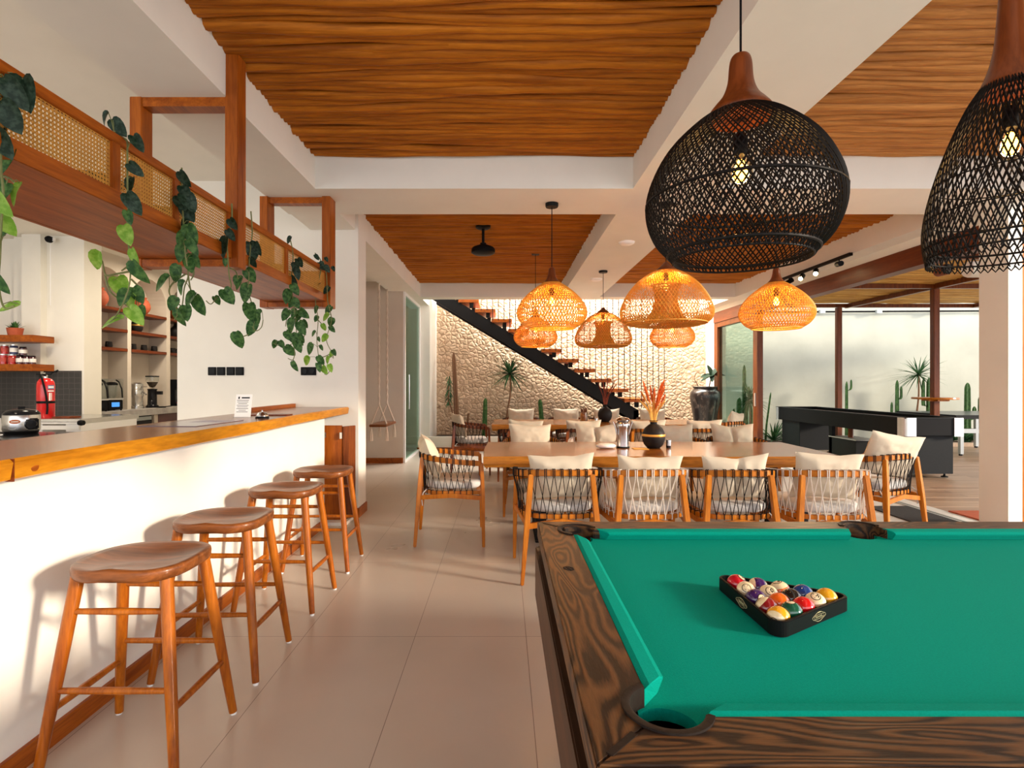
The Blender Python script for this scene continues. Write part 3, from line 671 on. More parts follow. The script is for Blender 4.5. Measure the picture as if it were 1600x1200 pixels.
def vine(label, D, stems, leaves, seed, ls):
    """stems and leaves measured on the strand, which hangs in one plane about D metres away"""
    rnd = random.Random(seed); t = thing('trailing_vine', label, 'plant', tuple(px(stems[0][0][0], stems[0][0][1], D)), 0, 'vines trailing from the hanging trough')
    O = Vector(t.location); sm = MB(); lm = MB(); allp = []
    for si, s_ in enumerate(stems):
        pts = []
        for i, (x, y) in enumerate(s_):
            dd = D+0.03*math.sin(i*1.3+si*2)+(0.02*si if si else 0)
            pts.append(px(x, y, dd)-O)
        sp = spline(pts, 5); sm.tube(sp, [0.0042-0.0018*i/len(sp) for i in range(len(sp))], 6); allp += sp
    for lf in leaves:
        x, y = lf[0], lf[1]; size = lf[2] if len(lf) > 2 else 1.0; kind = lf[3] if len(lf) > 3 else 0
        C = px(x, y, D+rnd.uniform(-0.04, 0.03))-O; L = ls*size*1.0
        near = min(allp, key=lambda q: (q-C).length)
        off = C-near; side = 1 if off.x >= 0 else -1
        d = Vector((side*rnd.uniform(0.15,0.7), rnd.uniform(-0.35,0.25), -rnd.uniform(0.6,1.0))).normalized()
        if kind == 2: d = Vector((-0.95, -0.1, -0.25)).normalized()
        base = C-d*(L*0.45)
        nr = Vector((rnd.uniform(-0.5,0.5), -1, rnd.uniform(0.1,0.8)))
        k = 1 if kind in (1,2) else 0
        if y < (CY-(BZ0-CH)*F/D) and kind == 0: k = 2  # leaves above the trough base get their shade as darker green
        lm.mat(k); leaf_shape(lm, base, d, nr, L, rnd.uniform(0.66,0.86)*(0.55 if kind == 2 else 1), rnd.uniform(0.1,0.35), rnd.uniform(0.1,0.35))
        sm.tube([near, (near+base)/2+Vector((0,0,0.008)), base], 0.0016, 5)
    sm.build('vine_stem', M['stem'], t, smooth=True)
    f = lm.build('foliage', [M['vine_leaf'], M['vine_leaf_sunlit'], M['vine_leaf_dark']], t, smooth=True)
    return t
vine('trailing vine with big dark leaves at the left edge of the photo, nearest the camera', 1.60,
     [[(1,112),(-6,150),(2,200),(1,260),(5,300),(2,350),(0,400),(-2,445),(6,480),(22,478)], [(3,275),(14,278),(22,285)]],
     [(22,145,1.1),(38,142,1.2),(5,158,1.1),(15,182,1.1),(2,205),(4,225),(3,248,1.1),(24,302,0.85,1),(0,318,0.9,1),(8,350,0.8,1),(1,442,0.8),(13,479,0.8,2),(-8,380),(-6,300)], 11, 0.082)
vine('trailing vine ending in bright green leaves, in front of the arched shelves', 2.08,
     [[(178,205),(186,212),(198,220),(199,240),(199,290),(200,330),(198,365),(203,400),(203,440),(194,470),(180,495),(166,507)],
      [(203,424),(182,428),(166,430),(162,418),(160,408)], [(164,430),(172,455),(190,470),(198,478)], [(205,436),(222,455),(224,472),(214,482)], [(202,415),(190,423)]],
     [(164,185,0.8),(184,198),(215,223,1.0),(212,265,0.9),(203,288,0.9),(208,318,1.2),(201,339,0.8),(197,366,1.1,1),(209,400,0.9,1),(150,407,1.2,1),(216,425,1.3),(187,446,1.3,1),(193,465,1.0),(206,478,1.3,1),(211,492,1.1,1),(215,460,1.0),(219,488,0.8),(173,502,1.4,2)], 12, 0.068)
vine('trailing vine dense with dark leaves over the cane, third from the left', 2.45,
     [[(284,262),(284,290),(285,320),(288,370),(290,400),(294,430),(288,450),(284,480),(272,500)], [(290,428),(268,445),(266,462),(285,480)], [(294,430),(300,460),(314,476)], [(296,400),(303,425),(298,438)]],
     [(287,279,1.0),(283,316,1.1),(295,316,1.2),(294,332,1.2),(290,357,1.2),(298,366,1.3),(283,374,1.2),(282,394,1.1),(304,406,1.0),(275,427,1.1),(254,442,1.2),(296,413),(284,449,0.9),(296,466,1.0),(312,477,1.3),(281,496,1.1),(270,474,0.9),(290,488),(300,385,1.0),(289,300,0.9)], 13, 0.072)
vine('sparse trailing vine beside the tall hanger post, fourth from the left', 2.82,
     [[(362,318),(362,345),(355,380),(356,400),(358,430),(361,448),(352,456),(340,464),(330,475),(322,470)], [(357,418),(368,424),(372,436)]],
     [(364,350,0.9),(360,367,0.9),(350,386,1.6),(357,463,1.3),(339,469,0.8),(374,442,1.1),(352,410,0.6)], 14, 0.068)
vine('trailing vine ending in a loop above the four wall switches', 3.12,
     [[(392,330),(394,365),(390,400),(389,430),(388,455),(393,475),(390,495),(398,516),(408,512),(411,500)], [(398,518),(385,524),(376,527)], [(389,440),(372,446)]],
     [(394,392,1.5),(402,388,1.1),(395,410,0.9),(391,430,1.2),(384,457,1.5),(390,486,1.5),(398,496,1.3),(404,494,1.1),(393,512,1.3),(373,531,1.4),(371,440,1.0)], 15, 0.068)
vine('bushy trailing vine near the far end of the trough, second from the right', 3.75,
     [[(453,372),(458,400),(455,440),(458,470),(462,500),(462,530),(450,540),(436,540),(428,537)], [(460,495),(452,520),(460,545),(458,562),(450,560)], [(458,470),(470,485),(474,492)], [(460,480),(450,490),(446,510)], [(470,500),(476,520),(470,540)]],
     [(452,375,0.9),(462,416,1.1),(468,410,1.2),(464,427,1.3),(458,440,1.4),(461,452,1.3),(449,463,1.6),(456,473,1.3),(463,474,1.2),(446,492,1.4),(475,490,1.3),(454,508,1.6),(466,496,0.9),(471,512,1.6),(452,525,1.3),(464,531,1.6),(469,528,1.2),(466,541,1.3),(440,538,0.9),(429,538,1.0),(453,548,1.4),(460,572,1.2),(476,506,1.0),(459,490,1.1),(456,458,1.2)], 16, 0.062)
vine('light trailing vine with many small leaves at the far end of the trough, rightmost', 4.35,
     [[(492,395),(502,410),(498,440),(493,470),(497,500),(495,530),(498,560),(500,580)], [(505,408),(510,430),(512,470),(518,500),(510,530),(518,550),(521,560)], [(497,500),(507,511)], [(498,560),(512,555),(520,548)], [(498,555),(508,585),(518,575)]],
     [(495,402,0.9),(502,415,1.2),(511,420,1.1),(510,405,0.7),(494,449,1.6),(510,453,1.2),(494,484,1.1),(513,484,1.3),(494,498,0.9),(509,495,1.3,1),(517,503,1.3),(519,514,1.1),(506,511,1.0,1),(490,521,0.9),(507,528,1.2,1),(498,530,0.7),(502,543,0.8),(484,545,1.7),(479,564,1.6,1),(501,563,1.4),(498,574,1.3),(507,578,1.3,1),(516,575,1.2,1),(518,553,1.1,1),(522,551,0.9),(521,420,0.7),(512,562,1.0,1)], 17, 0.058)
# ================================================================== POOL TABLE
PX0, PX1, PY0, PY1 = 0.135, 2.645, 0.795, 2.195; PT = 0.80; PB = 0.765
IX0, IX1, IY0, IY1 = 0.258, 2.522, 0.915, 2.095
PR = 0.066; OFF = 0.024
pk = [(IX0+OFF, IY0+OFF), (IX0+OFF, IY1-OFF), (IX1-OFF, IY1-OFF), (IX1-OFF, IY0+OFF)]
sp_ = [(1.39, IY1+0.022), (1.39, IY0-0.022)]; SR = 0.072
pt = thing('pool_table', 'dark grained wooden pool table with bright green cloth', 'pool table', (0,0,0))
def arc(c, r, a0, a1, n=14): return [(c[0]+r*math.cos(a0+(a1-a0)*i/n), c[1]+r*math.sin(a0+(a1-a0)*i/n)) for i in range(n+1)]
A = math.acos(-OFF/PR)
def side_rail(sgn):
    f = (lambda p: p) if sgn < 0 else (lambda p: (2.78-p[0], p[1]))
    poly = [(PX0,PY0)] + arc(pk[0], PR, math.radians(225), A, 16) + arc(pk[1], PR, 2*PI-A, math.radians(135), 16) + [(PX0,PY1)]
    poly = [f(p) for p in poly]
    if sgn < 0: poly = poly[::-1]
    return poly
def end_rail(top):
    f = (lambda p: p) if not top else (lambda p: (p[0], PY0+PY1-p[1]))
    B = math.acos(-OFF/PR)
    c = pk[0]; poly = [(PX0,PY0)] + arc(c, PR, math.radians(225), math.radians(270)+math.acos(OFF/PR), 12)
    c2 = sp_[1]; th = math.asin(min(1,(IY0-c2[1])/SR))
    poly += arc(c2, SR, PI-th, 2*PI+th, 18) if False else [(c2[0]-SR*math.cos(th), IY0)] + arc(c2, SR*0.9, PI, 2*PI, 14) + [(c2[0]+SR*math.cos(th), IY0)]
    m_ = [(2.78-p[0], p[1]) for p in poly[1:14]][::-1]
    poly += m_ + [(PX1,PY0)]
    return [f(p) for p in poly]
MB().prism(side_rail(-1), 0.742, PT).build('side_rail', M['zebra_y'], pt, bevel=0.003)
MB().prism(side_rail(1), 0.742, PT).build('side_rail', M['zebra_y'], pt, bevel=0.003)
MB().prism(end_rail(False), 0.742, PT).build('long_rail', M['zebra_x'], pt, bevel=0.003)
MB().prism(end_rail(True), 0.742, PT).build('long_rail', M['zebra_x'], pt, bevel=0.003)
# cloth bed with the pocket cut outs
bed = []
bed += arc(pk[0], 0.055, math.radians(205), math.radians(245)-2*PI, 1)[:0]
def cutcorner(c, a0, a1): return arc(c, 0.056, a0, a1, 14)
bed = cutcorner(pk[0], math.radians(135), math.radians(-45)) + \
      [(sp_[1][0]-0.052, IY0-0.01)] + arc((sp_[1][0], sp_[1][1]), 0.052, PI, 0, 12) + [(sp_[1][0]+0.052, IY0-0.01)] + \
      cutcorner(pk[3], math.radians(225), math.radians(45)) + cutcorner(pk[2], math.radians(-45), math.radians(-225)) + \
      [(sp_[0][0]+0.052, IY1+0.01)] + arc((sp_[0][0], sp_[0][1]), 0.052, 2*PI, PI, 12) + [(sp_[0][0]-0.052, IY1+0.01)] + \
      cutcorner(pk[1], math.radians(45), math.radians(-135))
MB().prism(bed, 0.74, PB).build('cloth_bed', M['felt'], pt)
def cushion_bar(p0, p1, nrm, cut0, cut1):
    """p0-p1 base line on the wood, nrm towards the cloth, cut = how far the nose is set in from each end"""
    p0 = Vector((p0[0],p0[1],0)); p1 = Vector((p1[0],p1[1],0)); n = Vector((nrm[0],nrm[1],0)); d = (p1-p0).normalized()
    prof = [(0.0,PT-0.002,0),(0.012,PT+0.001,0.2),(0.040,PT-0.003,0.85),(0.050,PT-0.009,1),(0.049,PT-0.014,1),(0.036,PB+0.001,0.8),(0,PB+0.001,0)]
    vs = []
    for (o_, z, k) in prof: vs.append(p0+n*o_+d*(cut0*k)+Vector((0,0,z)))
    for (o_, z, k) in prof: vs.append(p1+n*o_-d*(cut1*k)+Vector((0,0,z)))
    m_ = len(prof)
    MB().add(vs, [(i,(i+1)%m_,m_+(i+1)%m_,m_+i) for i in range(m_)]+[tuple(range(m_-1,-1,-1)), tuple(range(m_,2*m_))]).build('rail_cushion', M['felt'], pt)
yA = pk[0][1]+0.058; yB = pk[1][1]-0.058; xA = pk[0][0]+0.060; xB = pk[3][0]-0.060
cushion_bar((IX0,yA),(IX0,yB),(1,0),0.055,0.055); cushion_bar((IX1,yA),(IX1,yB),(-1,0),0.055,0.055)
for (yy, nn) in ((IY0,(0,1)),(IY1,(0,-1))):
    cushion_bar((xA,yy),(1.39-0.066,yy),nn,0.055,0.018); cushion_bar((1.39+0.066,yy),(xB,yy),nn,0.018,0.055)
def cup(c, r, a0, a1):
    mb = MB(); n = 26
    ring = [(r+0.012,PT-0.001),(r+0.012,PT+0.004),(r+0.002,PT+0.005),(r-0.003,PT+0.002),(r-0.004,PT-0.03),(r-0.004,0.70)]
    vs = []
    for i in range(n+1):
        a = a0+(a1-a0)*i/n
        for (q, z) in ring: vs.append((c[0]+q*math.cos(a), c[1]+q*math.sin(a), z))
    m_ = len(ring); mb.add(vs, [(i*m_+j, i*m_+j+1, (i+1)*m_+j+1, (i+1)*m_+j) for i in range(n) for j in range(m_-1)])
    mb.build('pocket_rim', M['pocket'], pt, smooth=True)
    MB().lathe([(0.0,0.64),(0.045,0.645),(0.055,0.67),(0.056,0.738),(0.052,0.738),(0.048,0.68),(0.0,0.66)], 24, (c[0],c[1],0)).build('pocket_cup', M['black_matte'], pt, smooth=True)
HH = math.acos(OFF/PR)
cup(pk[0], PR, A+0.03, 1.5*PI+HH-0.03)
cup(pk[1], PR, PI/2-HH+0.03, 2*PI-A-0.03)
cup(pk[2], PR, A-PI+0.03, PI/2+HH-0.03)
cup(pk[3], PR, -PI/2-HH+0.03, PI-A-0.03)
cup(sp_[0], SR-0.008, 0.1, PI-0.1); cup(sp_[1], SR-0.008, PI+0.1, 2*PI-0.1)
for (x, y, r) in ((0.172,0.832,45),(0.172,2.158,-45)):
    MB().box(-0.035,0.035,-0.006,0.006,PT-0.002,PT+0.0012).xf(Matrix.Translation((x+0.012,y+(0.012 if r>0 else -0.012),0)) @ Matrix.Rotation(math.radians(r),4,'Z')).build('corner_strip', M['pocket'], pt)
MB().box(PX0+0.012,PX1-0.012,PY0+0.012,PY1-0.012,0.70,0.742).box(PX0+0.004,PX1-0.004,PY0+0.004,PY1-0.004,0.728,0.742).build('under_rail', M['black_matte'], pt)
ap = MB()
for (x0,x1,y0,y1) in ((PX0-0.008,PX0+0.02,PY0,PY1),(PX1-0.02,PX1+0.008,PY0,PY1),(PX0,PX1,PY0-0.008,PY0+0.02),(PX0,PX1,PY1-0.02,PY1+0.008)): ap.box(x0,x1,y0,y1,0.50,0.70)
ap.build('apron', M['dark_oak'], pt, bevel=0.004)
MB().box(PX0+0.1,PX1-0.1,PY0+0.1,PY1-0.1,0.46,0.50).build('cabinet_floor', M['black_matte'], pt)
for x in (PX0+0.14, PX1-0.26):
    for y in (PY0+0.12, PY1-0.24): MB().box(x,x+0.12,y,y+0.12,0,0.50).build('leg', M['mahogany_z'], pt, bevel=0.004)
sg = MB()
for k, (w_, y) in enumerate(((0.018,0.021),(0.026,0.014),(0.032,0.007),(0.036,0.0),(0.032,-0.007),(0.026,-0.014),(0.018,-0.021))):
    for q in range(3): sg.box(-w_/2+w_*(q/3)+0.001, -w_/2+w_*((q+0.78)/3), y*0.8-0.0016, y*0.8+0.0016, PT, PT+0.0006)
sg.xf(Matrix.Translation((0.196,1.64,0)) @ Matrix.Rotation(math.radians(30),4,'Z')).build('stamped_mark', M['black_matte'], pt)
MB().box(-0.008,0.008,-0.0035,0.0035,PT-0.0005,PT+0.0008).xf(Matrix.Translation((1.39-0.35,0.852,0))).build('rail_sight', M['pocket'], pt)

# ------------------------------------------------------------------ rack and balls
G = Vector((0.722, 1.424)); BR = 0.0272; RS = 0.350
Ad = (Vector((0.627,1.576))-G).normalized(); ang0 = math.atan2(Ad.y, Ad.x)
def rotv(a): return Vector((math.cos(a), math.sin(a)))
rk = thing('ball_rack', 'black plastic triangle rack around the pool balls on the green cloth', 'rack', (G.x, G.y, PB+0.0015))
dist = RS/math.sqrt(3); rc = 0.026; path = []
for k in range(3):
    a = ang0-k*2*PI/3; c = rotv(a)*(dist-2*rc)
    for i in range(9):
        an = a+PI/3-(2*PI/3)*i/8; path.append((c.x+rc*math.cos(an), c.y+rc*math.sin(an)))
def offset_poly(pts, d_):
    out = []; n = len(pts)
    for i in range(n):
        p = Vector(pts[i]); q = Vector(pts[(i+1)%n])-Vector(pts[i-1]); nn = Vector((q.y,-q.x)).normalized(); out.append(p+nn*d_)
    return out
def ringwall(outer, inner, z0, z1):
    n = len(outer); vs = [(p[0],p[1],z0) for p in outer]+[(p[0],p[1],z1) for p in outer]+[(p[0],p[1],z0) for p in inner]+[(p[0],p[1],z1) for p in inner]
    fs = []
    for i in range(n):
        j = (i+1)%n; fs += [(i,j,n+j,n+i),(2*n+i,3*n+i,3*n+j,2*n+j),(n+i,n+j,3*n+j,3*n+i),(i,2*n+i,2*n+j,j)]
    return MB().add(vs, fs)
inn = offset_poly(path, 0.0095)
if (inn[4]).length > Vector(path[4]).length: inn = offset_poly(path, -0.0095)
ringwall(path, inn, 0, 0.037).build('rack_frame', M['black'], rk, bevel=0.002)
inn2 = [p*0.99 for p in inn]
M['gold_print'] = plain('gold_print', (0.42,0.38,0.20), 0.4)
def emblem(mid, nrm):
    mb = MB(); u = Vector((-nrm.y, nrm.x)); hh = 0.019
    def P(a, b, o=0.0006): return (mid.x+u.x*a+nrm.x*o, mid.y+u.y*a+nrm.y*o, hh+b)
    ring = [P(0.027*math.cos(t)*(1+0.12*math.cos(4*t)), 0.0105*math.sin(t)*(1+0.10*math.cos(4*t))) for t in [2*PI*i/28 for i in range(28)]]
    mb.tube(ring+[ring[0]], 0.0006, 4, cap=False)
    ring = [P(0.022*math.cos(t), 0.0055*math.sin(t)) for t in [2*PI*i/24 for i in range(24)]]
    mb.tube(ring+[ring[0]], 0.0004, 4, cap=False)
    scr = [P(-0.015+0.03*i/30, 0.0030*math.sin(i*1.25)) for i in range(31)]; mb.tube(scr, 0.0006, 4)
    mb.tube([P(-0.006,0.0095),P(0,0.0105),P(0.006,0.0095)], 0.0008, 4)
    mb.build('printed_emblem', M['gold_print'], rk)
inr = dist/2
for a in (ang0+PI/3-2*PI/3*0, ang0-PI/3): pass
for k in range(3):
    a = ang0-PI/3-k*2*PI/3; nn = rotv(a)
    if nn.y < 0.5: emblem(nn*(inr), nn)
cols = {'yellow':(0.80,0.36,0.015),'blue':(0.010,0.045,0.20),'red':(0.60,0.008,0.010),'purple':(0.045,0.012,0.10),'orange':(0.80,0.13,0.010),
        'green':(0.005,0.085,0.045),'maroon':(0.22,0.008,0.012),'black':(0.010,0.010,0.010),'cherry':(0.50,0.006,0.018)}
CREAM = (0.80,0.66,0.40)
def ball_mat(col, striped):
    m, nt, b = new_mat('ball_'+col+('_stripe' if striped else ''))
    b.inputs['Roughness'].default_value = 0.08; b.inputs['Coat Weight'].default_value = 0.6
    if not striped: b.inputs['Base Color'].default_value = C4(cols[col]); return m
    tc = nt.nodes.new('ShaderNodeTexCoord'); sx = nt.nodes.new('ShaderNodeSeparateXYZ'); nt.links.new(tc.outputs['Object'], sx.inputs[0])
    ab = nt.nodes.new('ShaderNodeMath'); ab.operation = 'ABSOLUTE'; nt.links.new(sx.outputs['Z'], ab.inputs[0])
    lt = nt.nodes.new('ShaderNodeMath'); lt.operation = 'LESS_THAN'; lt.inputs[1].default_value = BR*0.50; nt.links.new(ab.outputs[0], lt.inputs[0])
    mx = nt.nodes.new('ShaderNodeMix'); mx.data_type = 'RGBA'; mx.inputs[6].default_value = C4(CREAM); mx.inputs[7].default_value = C4(cols[col])
    nt.links.new(lt.outputs[0], mx.inputs[0]); nt.links.new(mx.outputs[2], b.inputs['Base Color']); return m
def number_mesh(txt, size):
    cu = bpy.data.curves.new('t', 'FONT'); cu.body = txt; cu.size = size; cu.align_x = 'CENTER'; cu.align_y = 'CENTER'; cu.offset = size*0.035
    ob = bpy.data.objects.new('t', cu); sc.collection.objects.link(ob)
    dg = bpy.context.evaluated_depsgraph_get(); me = ob.evaluated_get(dg).to_mesh()
    vs = [v.co.copy() for v in me.vertices]; fs = [tuple(p.vertices) for p in me.polygons]
    ob.evaluated_get(dg).to_mesh_clear(); bpy.data.objects.remove(ob); bpy.data.curves.remove(cu); return vs, fs
def ball(num, col, striped, row, i, n, label, roll=0):
    # row 0 = the five along side A-C, i counted from A to C
    Cc = rotv(ang0+2*PI/3 if False else ang0-0); 
    A3 = rotv(ang0); vB = rotv(ang0-2*PI/3); vC = rotv(ang0+2*PI/3); s_ = 8*BR/math.sqrt(3)
    pA, pB, pC = A3*s_, vB*s_, vC*s_
    q = row/4; a_ = pA+(pB-pA)*q; c_ = pC+(pB-pC)*q; cnt = 5-row
    p = a_+(c_-a_)*(i/(cnt-1) if cnt > 1 else 0)
    o = MB().lathe([(BR*math.sin(PI*k/18), -BR*math.cos(PI*k/18)) for k in range(19)], 32).build('pool_ball', ball_mat(col, striped), smooth=True)
    o.location = (G.x+p.x, G.y+p.y, PB+BR+0.0006)
    N_ = Vector(n).normalized(); upv = Vector((0,0.55,1)) if abs(N_.z) < 0.97 else Vector((0,1,0)); upv = (upv-N_*upv.dot(N_)).normalized(); xv = upv.cross(N_)
    Q = Matrix((xv, upv, N_)).transposed().to_quaternion(); o.rotation_mode = 'QUATERNION'; o.rotation_quaternion = Q
    tag(o, label, 'pool ball', 'racked pool balls')
    def disc(r, off, mat, nm, r0=0.0):
        mb = MB(); nn = 28; K = 4; vs = []
        for k in range(K+1):
            rr = r0+(r-r0)*k/K
            for j in range(nn):
                t = 2*PI*j/nn; v = Vector((rr*math.cos(t), rr*math.sin(t), math.sqrt(max(0,BR**2-rr**2)))).normalized()*(BR+off); vs.append(v)
        mb.add(vs, [(k*nn+j, k*nn+(j+1)%nn, (k+1)*nn+(j+1)%nn, (k+1)*nn+j) for k in range(K) for j in range(nn)])
        mb.build(nm, mat, o, smooth=True)
    disc(0.0112, 0.00015, M['cream'], 'number_spot', 0.0001); disc(0.0116, 0.0003, M['black'], 'spot_ring', 0.0100)
    vs, fs = number_mesh(str(num), 0.0155)
    vv = [Vector((v.x, v.y, math.sqrt(max(1e-9, BR**2-v.x**2-v.y**2)))).normalized()*(BR+0.0004) for v in vs]
    MB().add(vv, fs).build('number', M['black'], o)
camd = Vector((-0.42,-0.82,0.36))
L_ = 'pool ball in the triangle rack'
ball(3,'cherry',False,0,0,(0.45,-0.25,0.85),'red solid pool ball in the far left corner of the rack')
ball(11,'cherry',True,0,1,(-0.25,-0.70,0.66),'cream pool ball numbered 11, between the red and purple solids in the rack')
ball(4,'purple',False,0,2,(0.20,-0.80,0.42),'purple solid pool ball with the number 4 facing the camera')
ball(15,'maroon',True,0,3,(-0.62,0.50,0.60),'maroon striped pool ball behind the yellow striped one')
ball(9,'yellow',True,0,4,(-0.72,-0.62,-0.15),'yellow striped pool ball nearest the camera in the rack')
ball(12,'purple',True,1,0,(-0.95,0.15,0.15),'purple striped pool ball near the far edge of the rack')
ball(10,'blue',True,1,1,(-0.10,-0.66,0.73),'cream pool ball numbered 10 in the middle of the rack')
ball(5,'orange',False,1,2,(0.3,0.7,-0.5),'orange solid pool ball in the middle of the rack')
ball(6,'green',False,1,3,(-0.05,0.05,1.0),'dark green solid pool ball along the front side of the rack')
ball(13,'orange',True,2,0,(-0.25,0.10,0.95),'orange striped pool ball at the far edge of the rack')
ball(8,'black',False,2,1,(0.5,0.6,0.3),'black pool ball in the rack')
ball(7,'red',False,2,2,(0.3,0.8,-0.3),'bright red solid pool ball along the front side of the rack')
ball(2,'blue',False,3,0,(0.5,0.6,-0.3),'dark blue solid pool ball at the far edge of the rack')
ball(14,'green',True,3,1,(-0.20,-0.45,0.87),'green striped pool ball numbered 14 near the right corner of the rack')
ball(1,'yellow',False,4,0,(0.3,0.5,0.6),'yellow solid pool ball in the right corner of the rack')

# ================================================================== DINING CHAIRS
def sweep_rect(pts, w_, h_, k=6): return spline(pts, k), (w_, h_)
def make_chair(rope, woodm, tall=0.0):
    t = thing('rope_chair', 'x', 'chair', (0,0,0), 0, 'rope back dining chairs')
    W = woodm
    rp = [(-0.300,0.250,0.690),(-0.310,0.10,0.702),(-0.300,-0.05,0.718),(-0.262,-0.17,0.733),(-0.19,-0.235,0.744),(-0.09,-0.260,0.748)]
    rail = rp+[(0,-0.264,0.749)]+[(-x,y,z) for x,y,z in rp[::-1]]
    R = spline(rail, 6); MB().tube(R, 0, up=(0,0,1), sq=(0.026,0.043)).build('top_rail', W, t, smooth=False, bevel=0.006)
    lp = [(-0.262,0.235,0.445),(-0.270,0.08,0.445),(-0.262,-0.06,0.445),(-0.235,-0.15,0.445),(-0.165,-0.205,0.445),(-0.08,-0.222,0.445)]
    low = lp+[(0,-0.226,0.445)]+[(-x,y,z) for x,y,z in lp[::-1]]
    Lw = spline(low, 6); MB().tube(Lw, 0, up=(0,0,1), sq=(0.024,0.030)).box(-0.262,0.262,0.215,0.243,0.43,0.46).box(-0.25,0.25,-0.02,0.01,0.433,0.445).build('seat_frame', W, t)
    for sx in (-1,1):
        MB().tube([(sx*0.312,0.268,0.0),(sx*0.305,0.262,0.42),(sx*0.298,0.252,0.695)], 0, up=(0,1,0), sq=[(0.024,0.024),(0.036,0.034),(0.030,0.030)]).build('leg', W, t, bevel=0.005)
        MB().tube([(sx*0.272,-0.300,0.0),(sx*0.236,-0.268,0.42),(sx*0.208,-0.243,0.735)], 0, up=(0,1,0), sq=[(0.024,0.026),(0.040,0.040),(0.036,0.034)]).build('leg', W, t, bevel=0.005)
        MB().tube([(sx*0.303,0.255,0.405),(sx*0.28,0.0,0.425),(sx*0.240,-0.262,0.405)], 0, up=(0,0,1), sq=(0.022,0.036)).build('side_brace', W, t)
    for (y, hw) in ((0.255,0.303),(-0.262,0.240)):
        MB().tube([(-hw,y,0.385),(0,y,0.42),(hw,y,0.385)], 0, up=(0,0,1), sq=(0.022,0.036)).build('cross_brace', W, t)
    # woven rope between the rail and the seat frame
    def at(path, s_):
        Ls = [0]
        for a, b_ in zip(path, path[1:]): Ls.append(Ls[-1]+(b_-a).length)
        d_ = s_*Ls[-1]
        for i in range(len(path)-1):
            if Ls[i+1] >= d_:
                f = (d_-Ls[i])/max(1e-9, Ls[i+1]-Ls[i]); p = path[i].lerp(path[i+1], f); tn = (path[i+1]-path[i]).normalized(); return p, tn
        return path[-1], (path[-1]-path[-2]).normalized()
    rb = MB(); n = 25; rr = 0.0034 if rope is M['rope_light'] else 0.0029
    tops = []; bots = []
    for i in range(n):
        s_ = 0.045+0.91*i/(n-1)
        p, tn = at(R, s_); out = Vector((tn.y,-tn.x,0)).normalized()
        if out.dot(Vector((p.x,p.y,0))) < 0: out = -out
        tops.append((p, tn, out)); q, tq = at(Lw, s_); oq = Vector((tq.y,-tq.x,0)).normalized()
        if oq.dot(Vector((q.x,q.y,0))) < 0: oq = -oq
        bots.append((q, tq, oq))
    for i, (p, tn, out) in enumerate(tops):
        for e in (-0.006, 0.006):
            c = p+tn*e; a = 0.0165; h = 0.0250
            loop = [c+out*a+Vector((0,0,h)), c+out*a-Vector((0,0,h)), c-out*a-Vector((0,0,h)), c-out*a+Vector((0,0,h))]
            rb.tube(loop+[loop[0]], rr*1.15, 5, cap=False)
        for dj in (-1, 1):
            j = i+dj
            if 0 <= j < n:
                q, tq, oq = bots[j]
                rb.tube([p+tn*(0.004*dj)+out*0.015-Vector((0,0,0.022)), (p+q)/2+(out+oq)*0.004, q+oq*0.014+Vector((0,0,0.016))-tq*(0.004*dj)], rr, 5, cap=False)
    for (q, tq, oq) in bots:
        loop = [q+oq*0.015+Vector((0,0,0.018)), q+oq*0.015-Vector((0,0,0.018)), q-oq*0.015-Vector((0,0,0.018)), q-oq*0.015+Vector((0,0,0.018))]
        rb.tube(loop+[loop[0]], rr*1.15, 5, cap=False)
    rb.build('rope_webbing', rope, t)
    def pad(u, v):
        th = 2*PI*u; ph = PI*(v-0.5); e = 0.42
        cu, su, cv, sv = math.cos(th), math.sin(th), math.cos(ph), math.sin(ph)
        g_ = lambda q, k: math.copysign(abs(q)**k, q)
        x = 0.250*g_(cu,e)*g_(cv,0.35); y = 0.235*g_(su,e)*g_(cv,0.35); z = 0.040*g_(sv,0.6)
        z += 0.006*math.cos(3*x/0.25)*math.cos(3*y/0.24) if z > 0 else 0
        if y < -0.05: x *= 1-0.25*((-y-0.05)/0.19)**1.6
        return (x, y+0.015, 0.500+z)
    MB().grid(pad, 40, 12, close_u=True).build('seat_cushion', M['seat_pad'], t, smooth=True)
    for sx in (-1,1):
        MB().tube([(sx*0.215,-0.205,0.47),(sx*0.235,-0.235,0.44),(sx*0.238,-0.245,0.38),(sx*0.232,-0.240,0.335)], 0.005, 6).build('cushion_tie', M['seat_pad'], t, smooth=True)
    return t
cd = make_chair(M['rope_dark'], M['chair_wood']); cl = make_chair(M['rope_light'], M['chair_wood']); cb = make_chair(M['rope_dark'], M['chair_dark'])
used = set()
def put_chair(src, x, y, rz, label, group):
    if src.name not in used:
        used.add(src.name); src.location = (x,y,0); src.rotation_euler = (0,0,math.radians(rz)); src['label'] = label; src['group'] = group; return src
    return copy_thing(src, (x,y,0), math.radians(rz), label, group)
